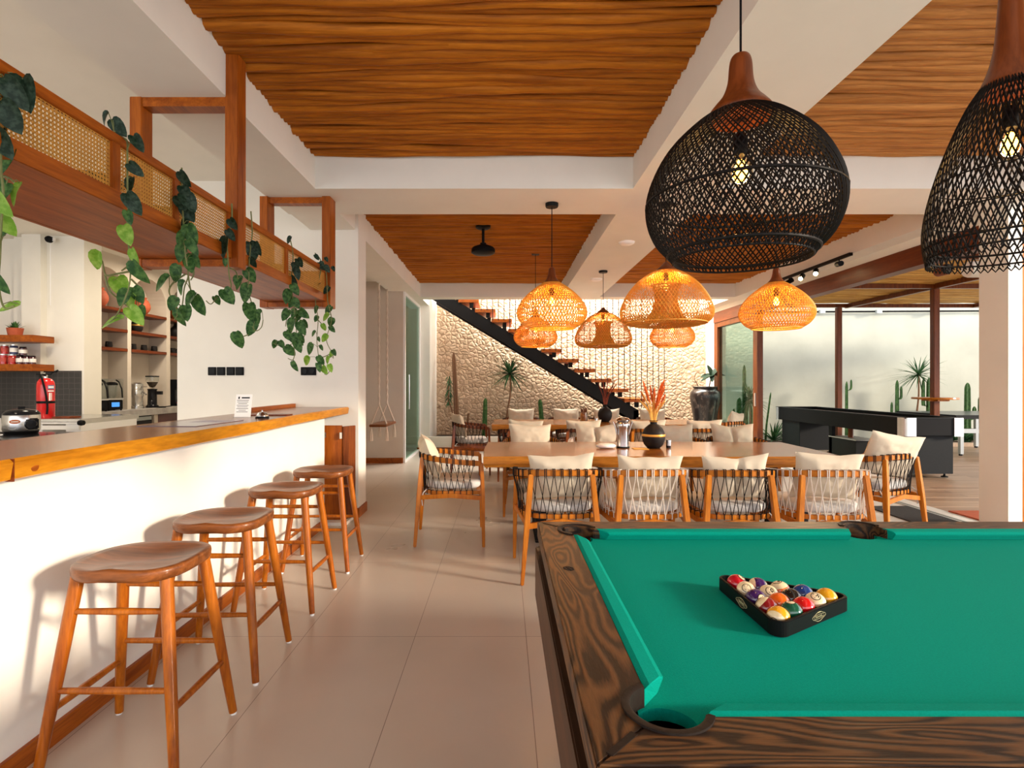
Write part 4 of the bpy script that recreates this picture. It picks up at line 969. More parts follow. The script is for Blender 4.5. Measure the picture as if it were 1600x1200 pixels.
def pillow_mesh(W, H, T, seed, crease=0.0):
    rnd = random.Random(seed); o1, o2 = rnd.uniform(0,20), rnd.uniform(0,20)
    mb = MB(); n = 26; vs = []; fs = []
    def pos(u, v, s_):
        x = W/2*u*(1-0.085*(1-v*v)**1.0); z = H/2*v*(1-0.10*(1-u*u))
        th = (max(0,(1-abs(u)**2.6))*max(0,(1-abs(v)**2.6)))**0.55
        wr = mnoise.noise(Vector((u*2.2+o1, v*2.2+o2, s_)))*0.22+mnoise.noise(Vector((u*6+o1, v*5+o2, s_*3)))*0.10
        y = s_*T/2*th*(1+wr)
        if crease: y *= 1-0.55*math.exp(-((u-0.02-0.08*v)/0.07)**2); z += -0.02*crease*math.exp(-(u/0.3)**2)*(1 if v > 0 else 0)*v
        z += 0.012*mnoise.noise(Vector((u*1.7+o2, o1, 0)))*abs(v)
        return (x, y, z+H/2)
    for s_ in (-1,1):
        for i in range(n):
            for j in range(n): vs.append(pos(-1+2*i/(n-1), -1+2*j/(n-1), s_))
    for s_ in (0,1):
        for i in range(n-1):
            for j in range(n-1):
                a = s_*n*n+i*n+j; fs.append((a,a+n,a+n+1,a+1))
    mb.add(vs, fs); return mb
pills = {}
def put_pillow(x, y, rz, label, group, var=0, W=0.46, H=0.335, tilt=14, lift=0.542, back=0.125, roll=0, T=0.15):
    key = (var, W, H, T)
    if key not in pills:
        o = pillow_mesh(W, H, T, 30+var, crease=1.0 if var in (2,5) else 0).build('throw_cushion', M['cushion'], smooth=True); pills[key] = o
    else:
        o = pills[key].copy(); sc.collection.objects.link(o)
    r = math.radians(rz); b = Vector((math.sin(r), -math.cos(r)))*back
    o.location = (x+b.x, y+b.y, lift+0.005); o.rotation_euler = (math.radians(tilt), math.radians(roll), r)
    return tag(o, label, 'cushion', group)
g1 = 'chairs along the near side of the front dining table'; q1 = 'cream cushions along the near side of the front dining table'
nearx = [0.395, 0.995, 1.605, 2.245]; nm = ['leftmost','second from left','third from left','rightmost']
for i, x in enumerate(nearx):
    lt = i in (1,3)
    put_chair(cl if lt else cd, x, 3.95-0.01*i, (0,2,-1,-3)[i], ('%s rope dining chair, %s on the near side of the front table' % ('white' if lt else 'black', nm[i])), g1)
    put_pillow(x+(0.01,0,0.0,-0.02)[i], 3.95-0.01*i, (0,2,-1,-3)[i], 'cream cushion on the %s rope chair, %s along the front table near side' % ('white' if lt else 'black', nm[i]), q1, i, roll=(-2,1,-3,2)[i], H=(0.335,0.325,0.335,0.345)[i])
g2 = 'chairs along the far side of the front dining table'; q2 = 'cream cushions along the far side of the front dining table'
for i, x in enumerate((0.300, 1.010, 1.860, 2.500)):
    put_chair(cl if i in (1,) else cd, x, 5.79, 180+(3,-2,2,-3)[i], 'wooden chair %s on the far side of the front table, facing the camera' % nm[i], g2)
    put_pillow(x, 5.79, 180+(3,-2,2,-3)[i], 'sunlit cream cushion %s on the far side of the front table' % nm[i], q2, 4+(0,1,2,1)[i] if i != 2 else 1, W=0.47, H=0.37, tilt=12)
put_chair(cd, -0.455, 4.79, -86, 'dining chair at the left end of the front table, turned side on', 'chairs at the ends of the front dining table')
put_pillow(-0.455, 4.79, -78, 'cream cushion leaning in the chair at the left end of the front table', 'cushions at the ends of the front table', 0, H=0.37, tilt=20, lift=0.545, back=0.13)
put_chair(cd, 3.20, 4.74, 24, 'dining chair at the right end of the front table with a tipped cushion', 'chairs at the ends of the front dining table')
put_pillow(3.20, 4.74, 8, 'tan lit cushion tipped up in the chair at the right end of the front table', 'cushions at the ends of the front table', 3, W=0.50, H=0.40, tilt=20, roll=8, lift=0.560, back=0.10)
g3 = 'chairs along the near side of the rear dining table'; q3 = 'cushions along the near side of the rear dining table'
for i, x in enumerate((0.255, 1.03, 1.865, 2.60)):
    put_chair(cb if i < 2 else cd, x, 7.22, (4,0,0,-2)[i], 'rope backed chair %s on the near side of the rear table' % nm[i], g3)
    put_pillow(x, 7.22, (4,0,0,-2)[i], 'beige cushion %s on the near side of the rear table' % nm[i], q3, (1,0,4,3)[i], H=0.345, roll=(3,0,0,-1)[i])
g4 = 'chairs along the far side of the rear dining table'; q4 = 'cushions along the far side of the rear dining table'
for i, x in enumerate((0.30, 1.07, 1.77, 2.56)):
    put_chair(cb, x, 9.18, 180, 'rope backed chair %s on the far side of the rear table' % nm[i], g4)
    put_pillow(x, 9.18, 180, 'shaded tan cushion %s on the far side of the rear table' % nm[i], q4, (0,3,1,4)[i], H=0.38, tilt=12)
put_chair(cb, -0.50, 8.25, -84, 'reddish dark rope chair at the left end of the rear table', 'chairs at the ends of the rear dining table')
put_pillow(-0.50, 8.25, -70, 'small cushion on the reddish chair at the left end of the rear table', 'cushions at the ends of the rear table', 1, H=0.37, tilt=18)
put_chair(cd, 3.38, 8.45, 30, 'rope chair at the right end of the rear table in front of the glass door', 'chairs at the ends of the rear dining table')
put_pillow(3.40, 8.45, 45, 'cushion on the chair at the right end of the rear table, by the glass door', 'cushions at the ends of the rear table', 3, H=0.38, tilt=14, roll=8)

# ================================================================== DINING TABLES
def dining_table(label, x0, x1, y0, y1, legx, seed):
    t = thing('dining_table', label, 'table', ((x0+x1)/2, (y0+y1)/2, 0), 0, 'long wooden dining tables')
    cx, cy = (x0+x1)/2, (y0+y1)/2; N = 40; outl = []
    def e(s_, k): return 0.010*math.sin(2.3*s_+k+seed)+0.005*math.sin(6.1*s_+2*k)
    for i in range(N+1): x = x0+(x1-x0)*i/N; outl.append((x-cx, y0-cy+e(x, 0)))
    for i in range(1, 6): y = y0+(y1-y0)*i/6; outl.append((x1-cx+e(y, 2)+0.03*(i/6), y-cy))
    for i in range(N+1): x = x1+(x0-x1)*i/N; outl.append((x-cx+(0.03 if i == 0 else 0), y1-cy+e(x, 4)))
    for i in range(1, 6): y = y1+(y0-y1)*i/6; outl.append((x0-cx+e(y, 6), y-cy))
    n = len(outl); mb = MB()
    vs = [(p[0]*0.997,p[1]*0.99,0.762) for p in outl]+[(p[0],p[1],0.755) for p in outl]+[(p[0]*1.0,p[1]*1.0,0.70) for p in outl]+[(p[0]*0.992,p[1]*0.97,0.672) for p in outl]
    fs = [tuple(range(n)), tuple(3*n+i for i in range(n-1,-1,-1))]; mk = [0,1]
    for k in range(3):
        for i in range(n): fs.append((k*n+i,(k+1)*n+i,(k+1)*n+(i+1)%n,k*n+(i+1)%n)); mk.append(1)
    mb.v = vs; mb.f = fs; mb.m = mk; mb.build('table_top', [M['slab'], M['slab_edge']], t)
    for x in legx:
        MB().box(x-cx-0.05,x-cx+0.05,-0.33,0.33,0.0,0.014).box(x-cx-0.045,x-cx+0.045,-0.30,-0.22,0.014,0.66).box(x-cx-0.045,x-cx+0.045,0.22,0.30,0.014,0.66).box(x-cx-0.05,x-cx+0.05,-0.35,0.35,0.655,0.673).build('leg_frame', M['black_matte'], t, bevel=0.003)
    return t
dining_table('long thick wooden slab dining table nearer the camera with a black vase', -0.165, 2.76, 4.40, 5.50, (0.32, 2.56), 0.3)
dining_table('long wooden slab dining table farther back, near the stairs', -0.17, 2.95, 7.75, 8.85, (0.32, 2.55), 1.7)
TT = 0.763
def vase(name, label, x, y, k, red):
    v = thing(name, label, 'vase', (x,y,TT))
    MB().lathe([(0.0,0),(0.055*k,0),(0.085*k,0.035*k),(0.100*k,0.085*k),(0.098*k,0.13*k),(0.078*k,0.175*k),(0.045*k,0.205*k),(0.030*k,0.215*k),(0.030*k,0.235*k),(0.038*k,0.245*k),(0.032*k,0.245*k),(0.024*k,0.235*k),(0.0,0.20*k)], 32).build('vase_body', M['clay_black'], v, smooth=True)
    if not red:
        MB().lathe([(0.1045,0.108),(0.1060,0.112),(0.1055,0.126),(0.1035,0.130)], 32, cap=False).build('gold_band', M['gold'], v, smooth=True)
        MB().lathe([(0.0385,0.240),(0.040,0.246),(0.030,0.248)], 24, cap=False).build('gold_rim', M['gold'], v, smooth=True)
    return v
vase('vase', 'round black vase with a gold band holding orange pampas grass, on the front table', 1.372, 4.98, 1.03, False)
def plume(mb, P, d, L, R, rnd, n=110):
    d = d.normalized(); u = d.orthogonal().normalized(); v = d.cross(u)
    for i in range(n*3):
        s_ = i/n/3; a = rnd.uniform(0, 6.28); o = (u*math.cos(a)+v*math.sin(a)); r = R*math.sin(PI*min(1, s_*0.9+0.1))**0.7
        b = P+d*(L*s_); tip = b+o*r+d*(R*1.1); w_ = d.cross(o)*0.0040
        mb.add([b-w_, b+w_, tip], [(0,1,2)])
def bouquet(label, x, y, k, stems, mat1, mat2, seed, name='pampas_bouquet'):
    rnd = random.Random(seed); t = thing(name, label, 'dried plant', (x, y, TT+0.235*k)); sm = MB(); pm = MB()
    for (dx, h, pl, R) in stems:
        tip = Vector((dx, rnd.uniform(-0.05,0.05), h)); b = Vector((dx*0.1, 0, -0.06))
        mid = Vector((dx*0.38, tip.y*0.3, h*0.5)); pts = spline([b, mid, tip], 5); sm.tube(pts, 0.0030, 5)
        if pl: plume(pm, tip-(tip-mid).normalized()*pl, (tip-mid), pl, R, rnd)
    sm.build('stems', mat2, t); pm.build('plumes', mat1, t); return t
bouquet('orange pampas plumes standing in the gold banded black vase', 1.372, 4.98, 1.03,
  [(-0.10,0.36,0.17,0.020),(-0.085,0.30,0.15,0.018),(0.09,0.37,0.20,0.022),(0.11,0.31,0.20,0.024),(0.02,0.30,0.16,0.020),(0.06,0.34,0.18,0.020),(-0.02,0.32,0.15,0.018),(0.04,0.24,0.14,0.016),
   (-0.06,0.22,0,0),(0.0,0.25,0,0),(-0.09,0.18,0,0),(0.09,0.17,0,0),(0.05,0.20,0,0),(-0.03,0.2,0,0),(0.12,0.24,0.1,0.015),(-0.12,0.27,0.08,0.012)], M['pampas'], M['pampas_stem'], 3)
bouquet('golden dried grass low in the gold banded vase below the orange plumes', 1.372, 4.98, 1.03,
  [(-0.13,0.20,0.14,0.012),(-0.09,0.17,0.12,0.014),(-0.05,0.16,0.1,0.012),(0.03,0.17,0.12,0.012),(0.08,0.18,0.12,0.014),(0.12,0.20,0.14,0.012),(0.0,0.2,0.12,0.014),(-0.11,0.26,0.1,0.01)], M['pampas_stem'], M['pampas_stem'], 9, 'dried_grass')
vase('vase', 'plain round black vase holding red dried stalks, on the rear table', 1.545, 8.30, 1.08, True)
bouquet('dark red dried stalks standing in the plain black vase on the rear table', 1.545, 8.30, 1.08,
  [(-0.10,0.33,0.22,0.012),(-0.03,0.38,0.25,0.014),(0.05,0.42,0.28,0.016),(0.14,0.36,0.25,0.014),(0.18,0.33,0.22,0.014),(0.0,0.30,0.2,0.012),(0.09,0.27,0.2,0.014),(-0.07,0.25,0.15,0.012)], M['pampas_dark'], M['pampas_dark'], 5, 'dried_stalks')
j = thing('cutlery_jar', 'steel canister jar with cutlery handles beside the gold banded vase', 'jar', (1.095, 5.00, TT))
MB().lathe([(0.0,0),(0.060,0),(0.060,0.012),(0.054,0.014)], 28).build('base', M['black'], j, smooth=True)
MB().lathe([(0.054,0.014),(0.054,0.165),(0.060,0.185),(0.066,0.215),(0.058,0.235),(0.048,0.240)], 28).build('canister', M['steel'], j, smooth=True)
MB().lathe([(0.050,0.242),(0.064,0.246),(0.066,0.258),(0.050,0.272),(0.020,0.280),(0.0,0.281)], 28).build('lid', M['steel'], j, smooth=True)
for i in range(7):
    a = i*0.9; MB().tube([(0.055*math.cos(a),0.055*math.sin(a),0.12),(0.075*math.cos(a),0.075*math.sin(a),0.20),(0.09*math.cos(a),0.09*math.sin(a),0.235)], 0.005, 6).build('cutlery_handle', M['steel'], j, smooth=True)
n_ = thing('folded_napkin', 'white folded napkin stack lying on the front table left of the steel jar', 'napkin', (0.935, 4.97, TT))
MB().grid(lambda u, v: (0.085*math.cos(2*PI*u)*abs(math.cos(PI*(v-0.5)))**0.4*(1+0.1*math.sin(5*PI*u)), 0.07*math.sin(2*PI*u)*abs(math.cos(PI*(v-0.5)))**0.4, 0.022+0.02*math.sin(PI*(v-0.5))), 24, 8, close_u=True).build('cloth_fold', M['white'], n_, smooth=True)
p_ = thing('pepper_mill', 'small black shaker right of the gold banded vase', 'shaker', (1.515, 5.0, TT))
MB().lathe([(0,0),(0.022,0),(0.022,0.075),(0.0,0.078)], 20).build('body', M['black_gloss'], p_, smooth=True); MB().lathe([(0.0225,0.02),(0.023,0.03),(0.023,0.065),(0.0225,0.07)], 20, (0.0,0,0)).build('steel_sleeve', M['steel'], p_, smooth=True)
tag(MB().box(1.17,1.30,4.86,4.98,TT,TT+0.003).build('order_card', plain('yellow_card', (0.72,0.40,0.08), 0.6)), 'flat yellow card lying on the front table before the vase', 'card')
c_ = thing('straw_cup', 'steel cup full of dark straws on the rear table', 'cup', (1.20, 8.15, TT))
MB().lathe([(0,0),(0.055,0),(0.058,0.005),(0.052,0.15),(0.056,0.16),(0.048,0.16),(0.048,0.01)], 24, cap=False).build('cup', M['steel'], c_, smooth=True)
for i in range(9): a = i*0.7; MB().tube([(0.02*math.cos(a),0.02*math.sin(a),0.01),(0.045*math.cos(a),0.045*math.sin(a),0.20+0.01*(i%3))], 0.006, 6).build('straw', M['mahogany_z'], c_)
c_ = thing('salt_shaker', 'tiny steel shaker between the straw cup and the plain vase', 'shaker', (1.385, 8.15, TT))
MB().lathe([(0,0),(0.022,0),(0.022,0.07),(0.012,0.085),(0,0.087)], 16).build('body', M['steel'], c_, smooth=True)
# ================================================================== WOVEN PENDANT LAMPS
def prof_at(P, s_):
    Ls = [0]
    for a, b_ in zip(P, P[1:]): Ls.append(Ls[-1]+math.hypot(b_[0]-a[0], b_[1]-a[1]))
    d_ = s_*Ls[-1]
    for i in range(len(P)-1):
        if Ls[i+1] >= d_-1e-9:
            f = (d_-Ls[i])/max(1e-9, Ls[i+1]-Ls[i]); return P[i][0]+(P[i+1][0]-P[i][0])*f, P[i][1]+(P[i+1][1]-P[i][1])*f
    return P[-1]
def smooth_prof(P, k=5): return [(q.x, q.z) for q in spline([(r, 0, z) for r, z in P], k)]
def weave(P, n, twist, rs, segs, s0=0.0, s1=1.0, pair=0.0, sq=None):
    mb = MB()
    for fam in (1,-1):
        for i in range(n):
            a0 = 2*PI*(i+(0.5 if fam < 0 else 0))/n + (pair*(i%2))
            pts = []
            for k in range(segs+1):
                s_ = s0+(s1-s0)*k/segs; r, z = prof_at(P, s_); a = a0+fam*twist*(s_-0.5)
                rr = r+fam*rs*0.6; pts.append((rr*math.cos(a), rr*math.sin(a), z))
            mb.tube(pts, rs, 4, cap=False)
    return mb
def hoop(mb, r, z, t_, n=40): mb.tube([(r*math.cos(2*PI*i/n), r*math.sin(2*PI*i/n), z) for i in range(n+1)], t_, 6, cap=False)
def bulb(t, z, k=1.0):
    MB().lathe([(0.0,-0.048*k),(0.020*k,-0.045*k),(0.033*k,-0.028*k),(0.036*k,-0.008*k),(0.028*k,0.018*k),(0.016*k,0.036*k),(0.014*k,0.048*k)], 20, (0,0,z)).build('bulb', M['bulb_glass'], t, smooth=True)
    fb = MB()
    for i in range(6):
        a = i*PI/3; fb.tube([(0.006*k*math.cos(a),0.006*k*math.sin(a),z+0.03*k),(0.019*k*math.cos(a),0.019*k*math.sin(a),z-0.005*k),(0.010*k*math.cos(a+0.5),0.010*k*math.sin(a+0.5),z-0.032*k)], 0.0035*k, 5)
    fb.lathe([(0.0,-0.030*k),(0.017*k,-0.020*k),(0.019*k,0.002*k),(0.010*k,0.022*k),(0.0,0.026*k)], 14, (0,0,z))
    fb.build('filament', M['bulb'], t)
    MB().lathe([(0.018*k,0.045*k),(0.020*k,0.05*k),(0.020*k,0.10*k),(0.008*k,0.115*k)], 16, (0,0,z)).build('socket', M['black'], t, smooth=True)
def black_pendant(label, x, y, capprof, P, n, twist, hoops, bz, top, cord_top, rs=0.0023, zig=False):
    t = thing('woven_pendant_lamp', label, 'pendant lamp', (x, y, 0), 0, 'black woven pendant lamps')
    t.location.z = 0
    MB().lathe(smooth_prof(capprof, 4), 36).build('wooden_cap', M['lamp_cap'], t, smooth=True)
    wm = weave(P, n, twist, rs, 34, pair=0.012)
    for (r, z, q) in hoops: hoop(wm, r, z, q)
    if zig:
        r, z = P[-1]; m_ = n
        for i in range(m_):
            a = 2*PI*i/m_; b_ = 2*PI*(i+0.5)/m_; c = 2*PI*(i+1)/m_
            wm.tube([(r*math.cos(a),r*math.sin(a),z),(r*math.cos(b_),r*math.sin(b_),z-0.013),(r*math.cos(c),r*math.sin(c),z)], rs, 4, cap=False)
    wm.build('woven_shade', M['rattan_black'], t)
    MB().tube([(0,0,top),(0,0,cord_top)], 0.0035, 8).build('cord', M['black'], t)
    MB().lathe([(0.0,cord_top-0.03),(0.05,cord_top-0.028),(0.05,cord_top),(0,cord_top)], 20).build('canopy', M['black'], t, smooth=True)
    bulb(t, bz, 0.95)
    return t
YP = 1.60
b1 = black_pendant('round black woven pendant lamp over the pool table, fully in view', 0.697, YP,
  [(0.085,2.135),(0.088,2.155),(0.074,2.175),(0.050,2.205),(0.036,2.245),(0.031,2.30),(0.022,2.322),(0.004,2.326)],
  smooth_prof([(0.078,2.150),(0.130,2.118),(0.205,2.045),(0.250,1.965),(0.268,1.895),(0.262,1.835),(0.238,1.780),(0.200,1.738),(0.190,1.722)], 4), 96, 1.25,
  [(0.269,1.893,0.0045),(0.205,1.742,0.0050),(0.190,1.722,0.003)], 1.985, 2.32, LOGZ-0.02)
b2 = black_pendant('tall bell shaped black woven pendant lamp cut off by the right edge of the photo', 1.490, YP,
  [(0.070,2.215),(0.072,2.235),(0.060,2.265),(0.046,2.310),(0.036,2.37),(0.030,2.45),(0.024,2.52),(0.010,2.54),(0.004,2.54)],
  smooth_prof([(0.066,2.240),(0.100,2.185),(0.140,2.090),(0.176,1.980),(0.199,1.880),(0.206,1.805),(0.201,1.752),(0.197,1.732)], 4), 66, 0.95,
  [(0.182,1.960,0.0022),(0.202,1.860,0.0022),(0.203,1.775,0.0035),(0.198,1.742,0.0030)], 2.065, 2.53, 2.88, zig=True)
b2.name = 'woven_pendant_lamp.001'
def rattan_A(label, x, y, cord_top, withcap=True):
    t = thing('rattan_pendant_lamp', label, 'pendant lamp', (x,y,1.83), 0, 'glowing rattan pendant lamps over the dining tables')
    P = smooth_prof([(0.060,0.395),(0.130,0.350),(0.215,0.280),(0.275,0.205),(0.298,0.140),(0.288,0.085),(0.250,0.035),(0.205,0.006),(0.196,0.0)], 4)
    wm = weave(P, 66, 0.95, 0.0036, 26)
    for (r, z, q) in ((0.299,0.150,0.0035),(0.245,0.245,0.002),(0.250,0.035,0.004),(0.198,0.0,0.0065),(0.21,0.018,0.004)): hoop(wm, r, z, q)
    wm.build('woven_shade', M['rattan'], t)
    MB().lathe(smooth_prof([(0.072,0.385),(0.070,0.395),(0.045,0.425),(0.032,0.465),(0.026,0.51),(0.012,0.525),(0.003,0.526)], 4), 28).build('wooden_cap', M['lamp_cap'], t, smooth=True)
    MB().tube([(0,0,0.52),(0,0,1)], 0.004, 6).build('cord', M['black'], t)
    MB().lathe([(0.0,-0.035),(0.052,-0.033),(0.056,-0.02),(0.056,0),(0,0)], 24).build('canopy', M['black'], t, smooth=True)
    bulb(t, 0.235, 1.0); return t
def rattan_B(label, x, y):
    t = thing('rattan_pendant_lamp', label, 'pendant lamp', (x,y,1.85), 0, 'glowing rattan pendant lamps over the dining tables')
    P = smooth_prof([(0.055,0.485),(0.150,0.445),(0.250,0.370),(0.330,0.270),(0.378,0.170),(0.388,0.105),(0.365,0.045),(0.300,0.010),(0.235,0.006),(0.165,0.050),(0.115,0.130),(0.090,0.230),(0.100,0.300),(0.125,0.350)], 4)
    wm = weave(P, 80, 1.9, 0.0025, 30, 0.0, 0.56)
    weave(P, 84, 1.9, 0.0036, 26, 0.50, 1.0).build('inner_funnel', M['rattan_inner'], t)
    for (r, z, q) in ((0.300,0.310,0.0022),(0.386,0.14,0.003),(0.340,0.020,0.005),(0.25,0.005,0.004),(0.122,0.110,0.003),(0.125,0.35,0.003)): hoop(wm, r, z, q)
    for k in range(16):
        a = 2*PI*k/16; wm.tube([(prof_at(P, s_/14*0.55)[0]*math.cos(a), prof_at(P, s_/14*0.55)[0]*math.sin(a), prof_at(P, s_/14*0.55)[1]) for s_ in range(15)], 0.002, 4, cap=False)
    wm.build('woven_shade', M['rattan'], t)
    MB().lathe([(0.085,0.475),(0.082,0.485),(0.045,0.515),(0.018,0.545),(0.004,0.552)], 28).build('wooden_cap', M['lamp_cap'], t, smooth=True)
    MB().tube([(0,0,0.55),(0,0,1)], 0.004, 6).build('cord', M['black'], t)
    MB().lathe([(0.0,-0.028),(0.058,-0.026),(0.06,0),(0,0)], 24).build('canopy', M['black'], t, smooth=True)
    bulb(t, 0.345, 1.0); return t
def fit(t, ztop):
    """own cord length and canopy height for one lamp"""
    for c in t.children:
        if c.name.startswith('cord'):
            me = c.data.copy(); c.data = me; hi = max(v.co.z for v in me.vertices)
            for v in me.vertices:
                if v.co.z > hi-0.01: v.co.z = ztop-t.location.z
        if c.name.startswith('canopy'): c.location.z = ztop-t.location.z
def lamp_copy(src, loc, label):
    t = copy_thing(src, loc, 0.4, label); return t
a1 = rattan_A('glowing rattan lamp with tall wooden cap, left one of the front row over the table', 0.415, 4.69, BB)
a2 = lamp_copy(a1, (2.350,4.69,1.83), 'glowing rattan lamp with wooden cap, right one of the front row')
a3 = lamp_copy(a1, (0.440,7.52,1.86), 'small looking rattan lamp half hidden below the front left lamp')
a4 = lamp_copy(a1, (2.330,7.52,1.86), 'small looking rattan lamp half hidden below the big mushroom shaped lamp')
r1 = rattan_B('largest mushroom shaped rattan lamp with inner funnel, middle of the front row', 1.400, 4.69)
r2 = lamp_copy(r1, (1.375,7.52,1.85), 'onion shaped rattan lamp with inner funnel, middle of the rear row')
for t_, z in ((a1,BB),(a2,LOGZ),(a3,LOGZ),(a4,LOGZ),(r1,BB),(r2,BB)): fit(t_, z)
for t_, z, e in ((a1,0.235,16),(a2,0.235,16),(a3,0.235,14),(a4,0.235,14),(r1,0.345,32),(r2,0.345,20)):
    point_light('lamp_light', (t_.location.x, t_.location.y, t_.location.z+z-0.01), e, (1.0,0.58,0.20), 0.03)
for t_, z in ((b1,1.985),(b2,2.065)): point_light('lamp_light', (t_.location.x, t_.location.y, z), 4.5, (1.0,0.62,0.26), 0.03)

# ceiling fixtures
def ceil_disc(x, y, z, label):
    o = thing('ceiling_disc', label, 'ceiling fixture', (x,y,z), 0)
    MB().lathe([(0.0,-0.03),(0.06,-0.028),(0.085,-0.012),(0.09,0),(0,0)], 28).build('cover', M['white'], o, smooth=True)
ceil_disc((979-CX)*5.98/F, 5.98, BB, 'round white smoke detector on the middle beam, nearer one')
ceil_disc((921-CX)*8.1/F+0.1, 8.1, BB, 'round white smoke detector on the middle beam, farther one')
f = thing('wall_fan', 'black ceiling fan motor without blades hung below the wooden stick ceiling', 'fan', ((755-CX)*6.2/F, 6.2, LOGZ))
MB().lathe([(0.0,0.02),(0.085,0.02),(0.085,-0.035),(0.06,-0.05),(0.0,-0.05)], 28).build('mount', M['black'], f, smooth=True)
MB().lathe([(0.016,-0.05),(0.016,-0.20),(0.035,-0.21),(0.035,-0.24),(0.02,-0.25)], 20).build('down_rod', M['black'], f, smooth=True)
MB().lathe([(0.0,-0.23),(0.06,-0.235),(0.12,-0.26),(0.135,-0.28),(0.135,-0.32),(0.11,-0.335),(0.0,-0.34)], 32).build('motor_housing', M['black'], f, smooth=True)
f.name = 'ceiling_fan'
tr = thing('track_spotlights', 'black track with two lit and two unlit spotlights below the right beam', 'track light', (4.12, 7.3, BB))
MB().box(-0.02,0.02,-0.85,0.85,-0.035,-0.0).build('track', M['black'], tr)
def spot_head(y, lit, d):
    d = Vector(d).normalized(); c = Vector((0,y,-0.085)); h = MB().tube([(0,y,-0.03),tuple(c)], 0.008, 6).tube([c-d*0.055, c+d*0.06], 0.034, 16).build('spot_head', M['black'], tr)
    if lit:
        MB().tube([c+d*0.056, c+d*0.0605], 0.027, 16).build('glowing_lens', M['spot_glow'], h)
        l = bpy.data.lights.new('spot', 'SPOT'); l.energy = 30; l.color = (1,0.72,0.40); l.spot_size = 1.2; l.shadow_soft_size = 0.03
        o = bpy.data.objects.new('spot', l); sc.collection.objects.link(o); o.location = Vector(tr.location)+c+d*0.07; o.rotation_euler = d.to_track_quat('-Z','Y').to_euler()
spot_head(0.55, False, (-0.9,-0.1,-0.5)); spot_head(0.22, True, (-0.6,-0.62,-0.5)); spot_head(-0.12, True, (-0.45,-0.72,-0.5)); spot_head(-0.62, False, (0.2,0.9,0.1))
# rolled bamboo blind and speaker outside the opening
rb_ = thing('rolled_blind', 'cream rolled up bamboo blind above the terrace opening, beside the right column', 'blind', (4.86, 5.35, 2.475))
MB().lathe([(0.0,-0.30),(0.075,-0.30),(0.080,-0.28),(0.080,1.6),(0.0,1.6)], 24, axis='x').build('roll', M['paper'], rb_, smooth=True)
rs = MB()
for i in range(9): rs.box(-0.25,1.55,-0.088,-0.080,-0.07+i*0.018,-0.062+i*0.018)
rs.build('slats', M['paper'], rb_)
s_ = thing('wall_speaker', 'small round black speaker with brown casing hanging at the end of the header', 'speaker', (4.44, 5.42, 2.49))
s_.location = tuple(px(1473.5, 422, 5.30))
MB().lathe([(0.0,-0.055),(0.050,-0.055),(0.054,-0.045),(0.054,0.06),(0.0,0.06)], 24, axis='y').build('casing', M['mahogany'], s_, smooth=True)
MB().lathe([(0.0,-0.062),(0.030,-0.060),(0.047,-0.058),(0.050,-0.054),(0.0,-0.054)], 24, axis='y').build('grille', M['black_matte'], s_, smooth=True)
MB().tube([(0,0.03,0.05),(0,0.03,0.13)], 0.008, 6).build('bracket', M['black'], s_)

# ================================================================== STAIRCASE
S = thing('staircase', 'black steel open staircase with wooden treads and thin rod screen against the stone wall', 'staircase', (0, 10.9, 0))
def SX(x): return (x-CX)*10.9/F
def SZ(y): return CH+(CY-y)*10.9/F
def low(X): return 3.08-0.6025*(X+1.505)
for yy in (0.06, 0.80):
    X0_, X1_ = -1.45, 2.72
    MB().add([(X0_,yy,low(X0_)),(X1_,yy,low(X1_)),(X1_,yy,low(X1_)+0.27),(X0_,yy,low(X0_)+0.27),(X0_,yy+0.07,low(X0_)),(X1_,yy+0.07,low(X1_)),(X1_,yy+0.07,low(X1_)+0.27),(X0_,yy+0.07,low(X0_)+0.27)],
      [(0,1,2,3),(7,6,5,4),(0,4,5,1),(1,5,6,2),(2,6,7,3),(3,7,4,0)]).build('stringer', M['black_matte'], S)
MB().box(2.62,2.72,0.06,0.87,0.30,0.80).box(2.4,3.3,0.02,0.95,0.26,0.50).build('landing_base', M['black_matte'], S)
for i in range(-1, 11):
    x = SX(716+26*i); z = SZ(467+15.6*i)
    if x < -1.44: continue
    MB().box(x, x+0.41, 0.0, 0.93, z-0.07, z).build('tread', M['teak'], S, bevel=0.004)
    MB().box(x+0.22, x+0.30, 0.07, 0.12, z-0.17, z-0.07).build('tread_bracket', M['black_matte'], S); MB().box(x+0.22, x+0.30, 0.81, 0.86, z-0.17, z-0.07).build('tread_bracket', M['black_matte'], S)
x = 752.0
while x < 1041:
    i = int((x-716)//26); z = SZ(467+15.6*min(i, 10)) if i <= 10 else SZ(645)
    X = SX(x); MB().tube([(X,-0.012,z-0.03),(X,-0.012,3.9)], 0.0075, 6).build('rod', M['black_matte'], S); x += 8.93

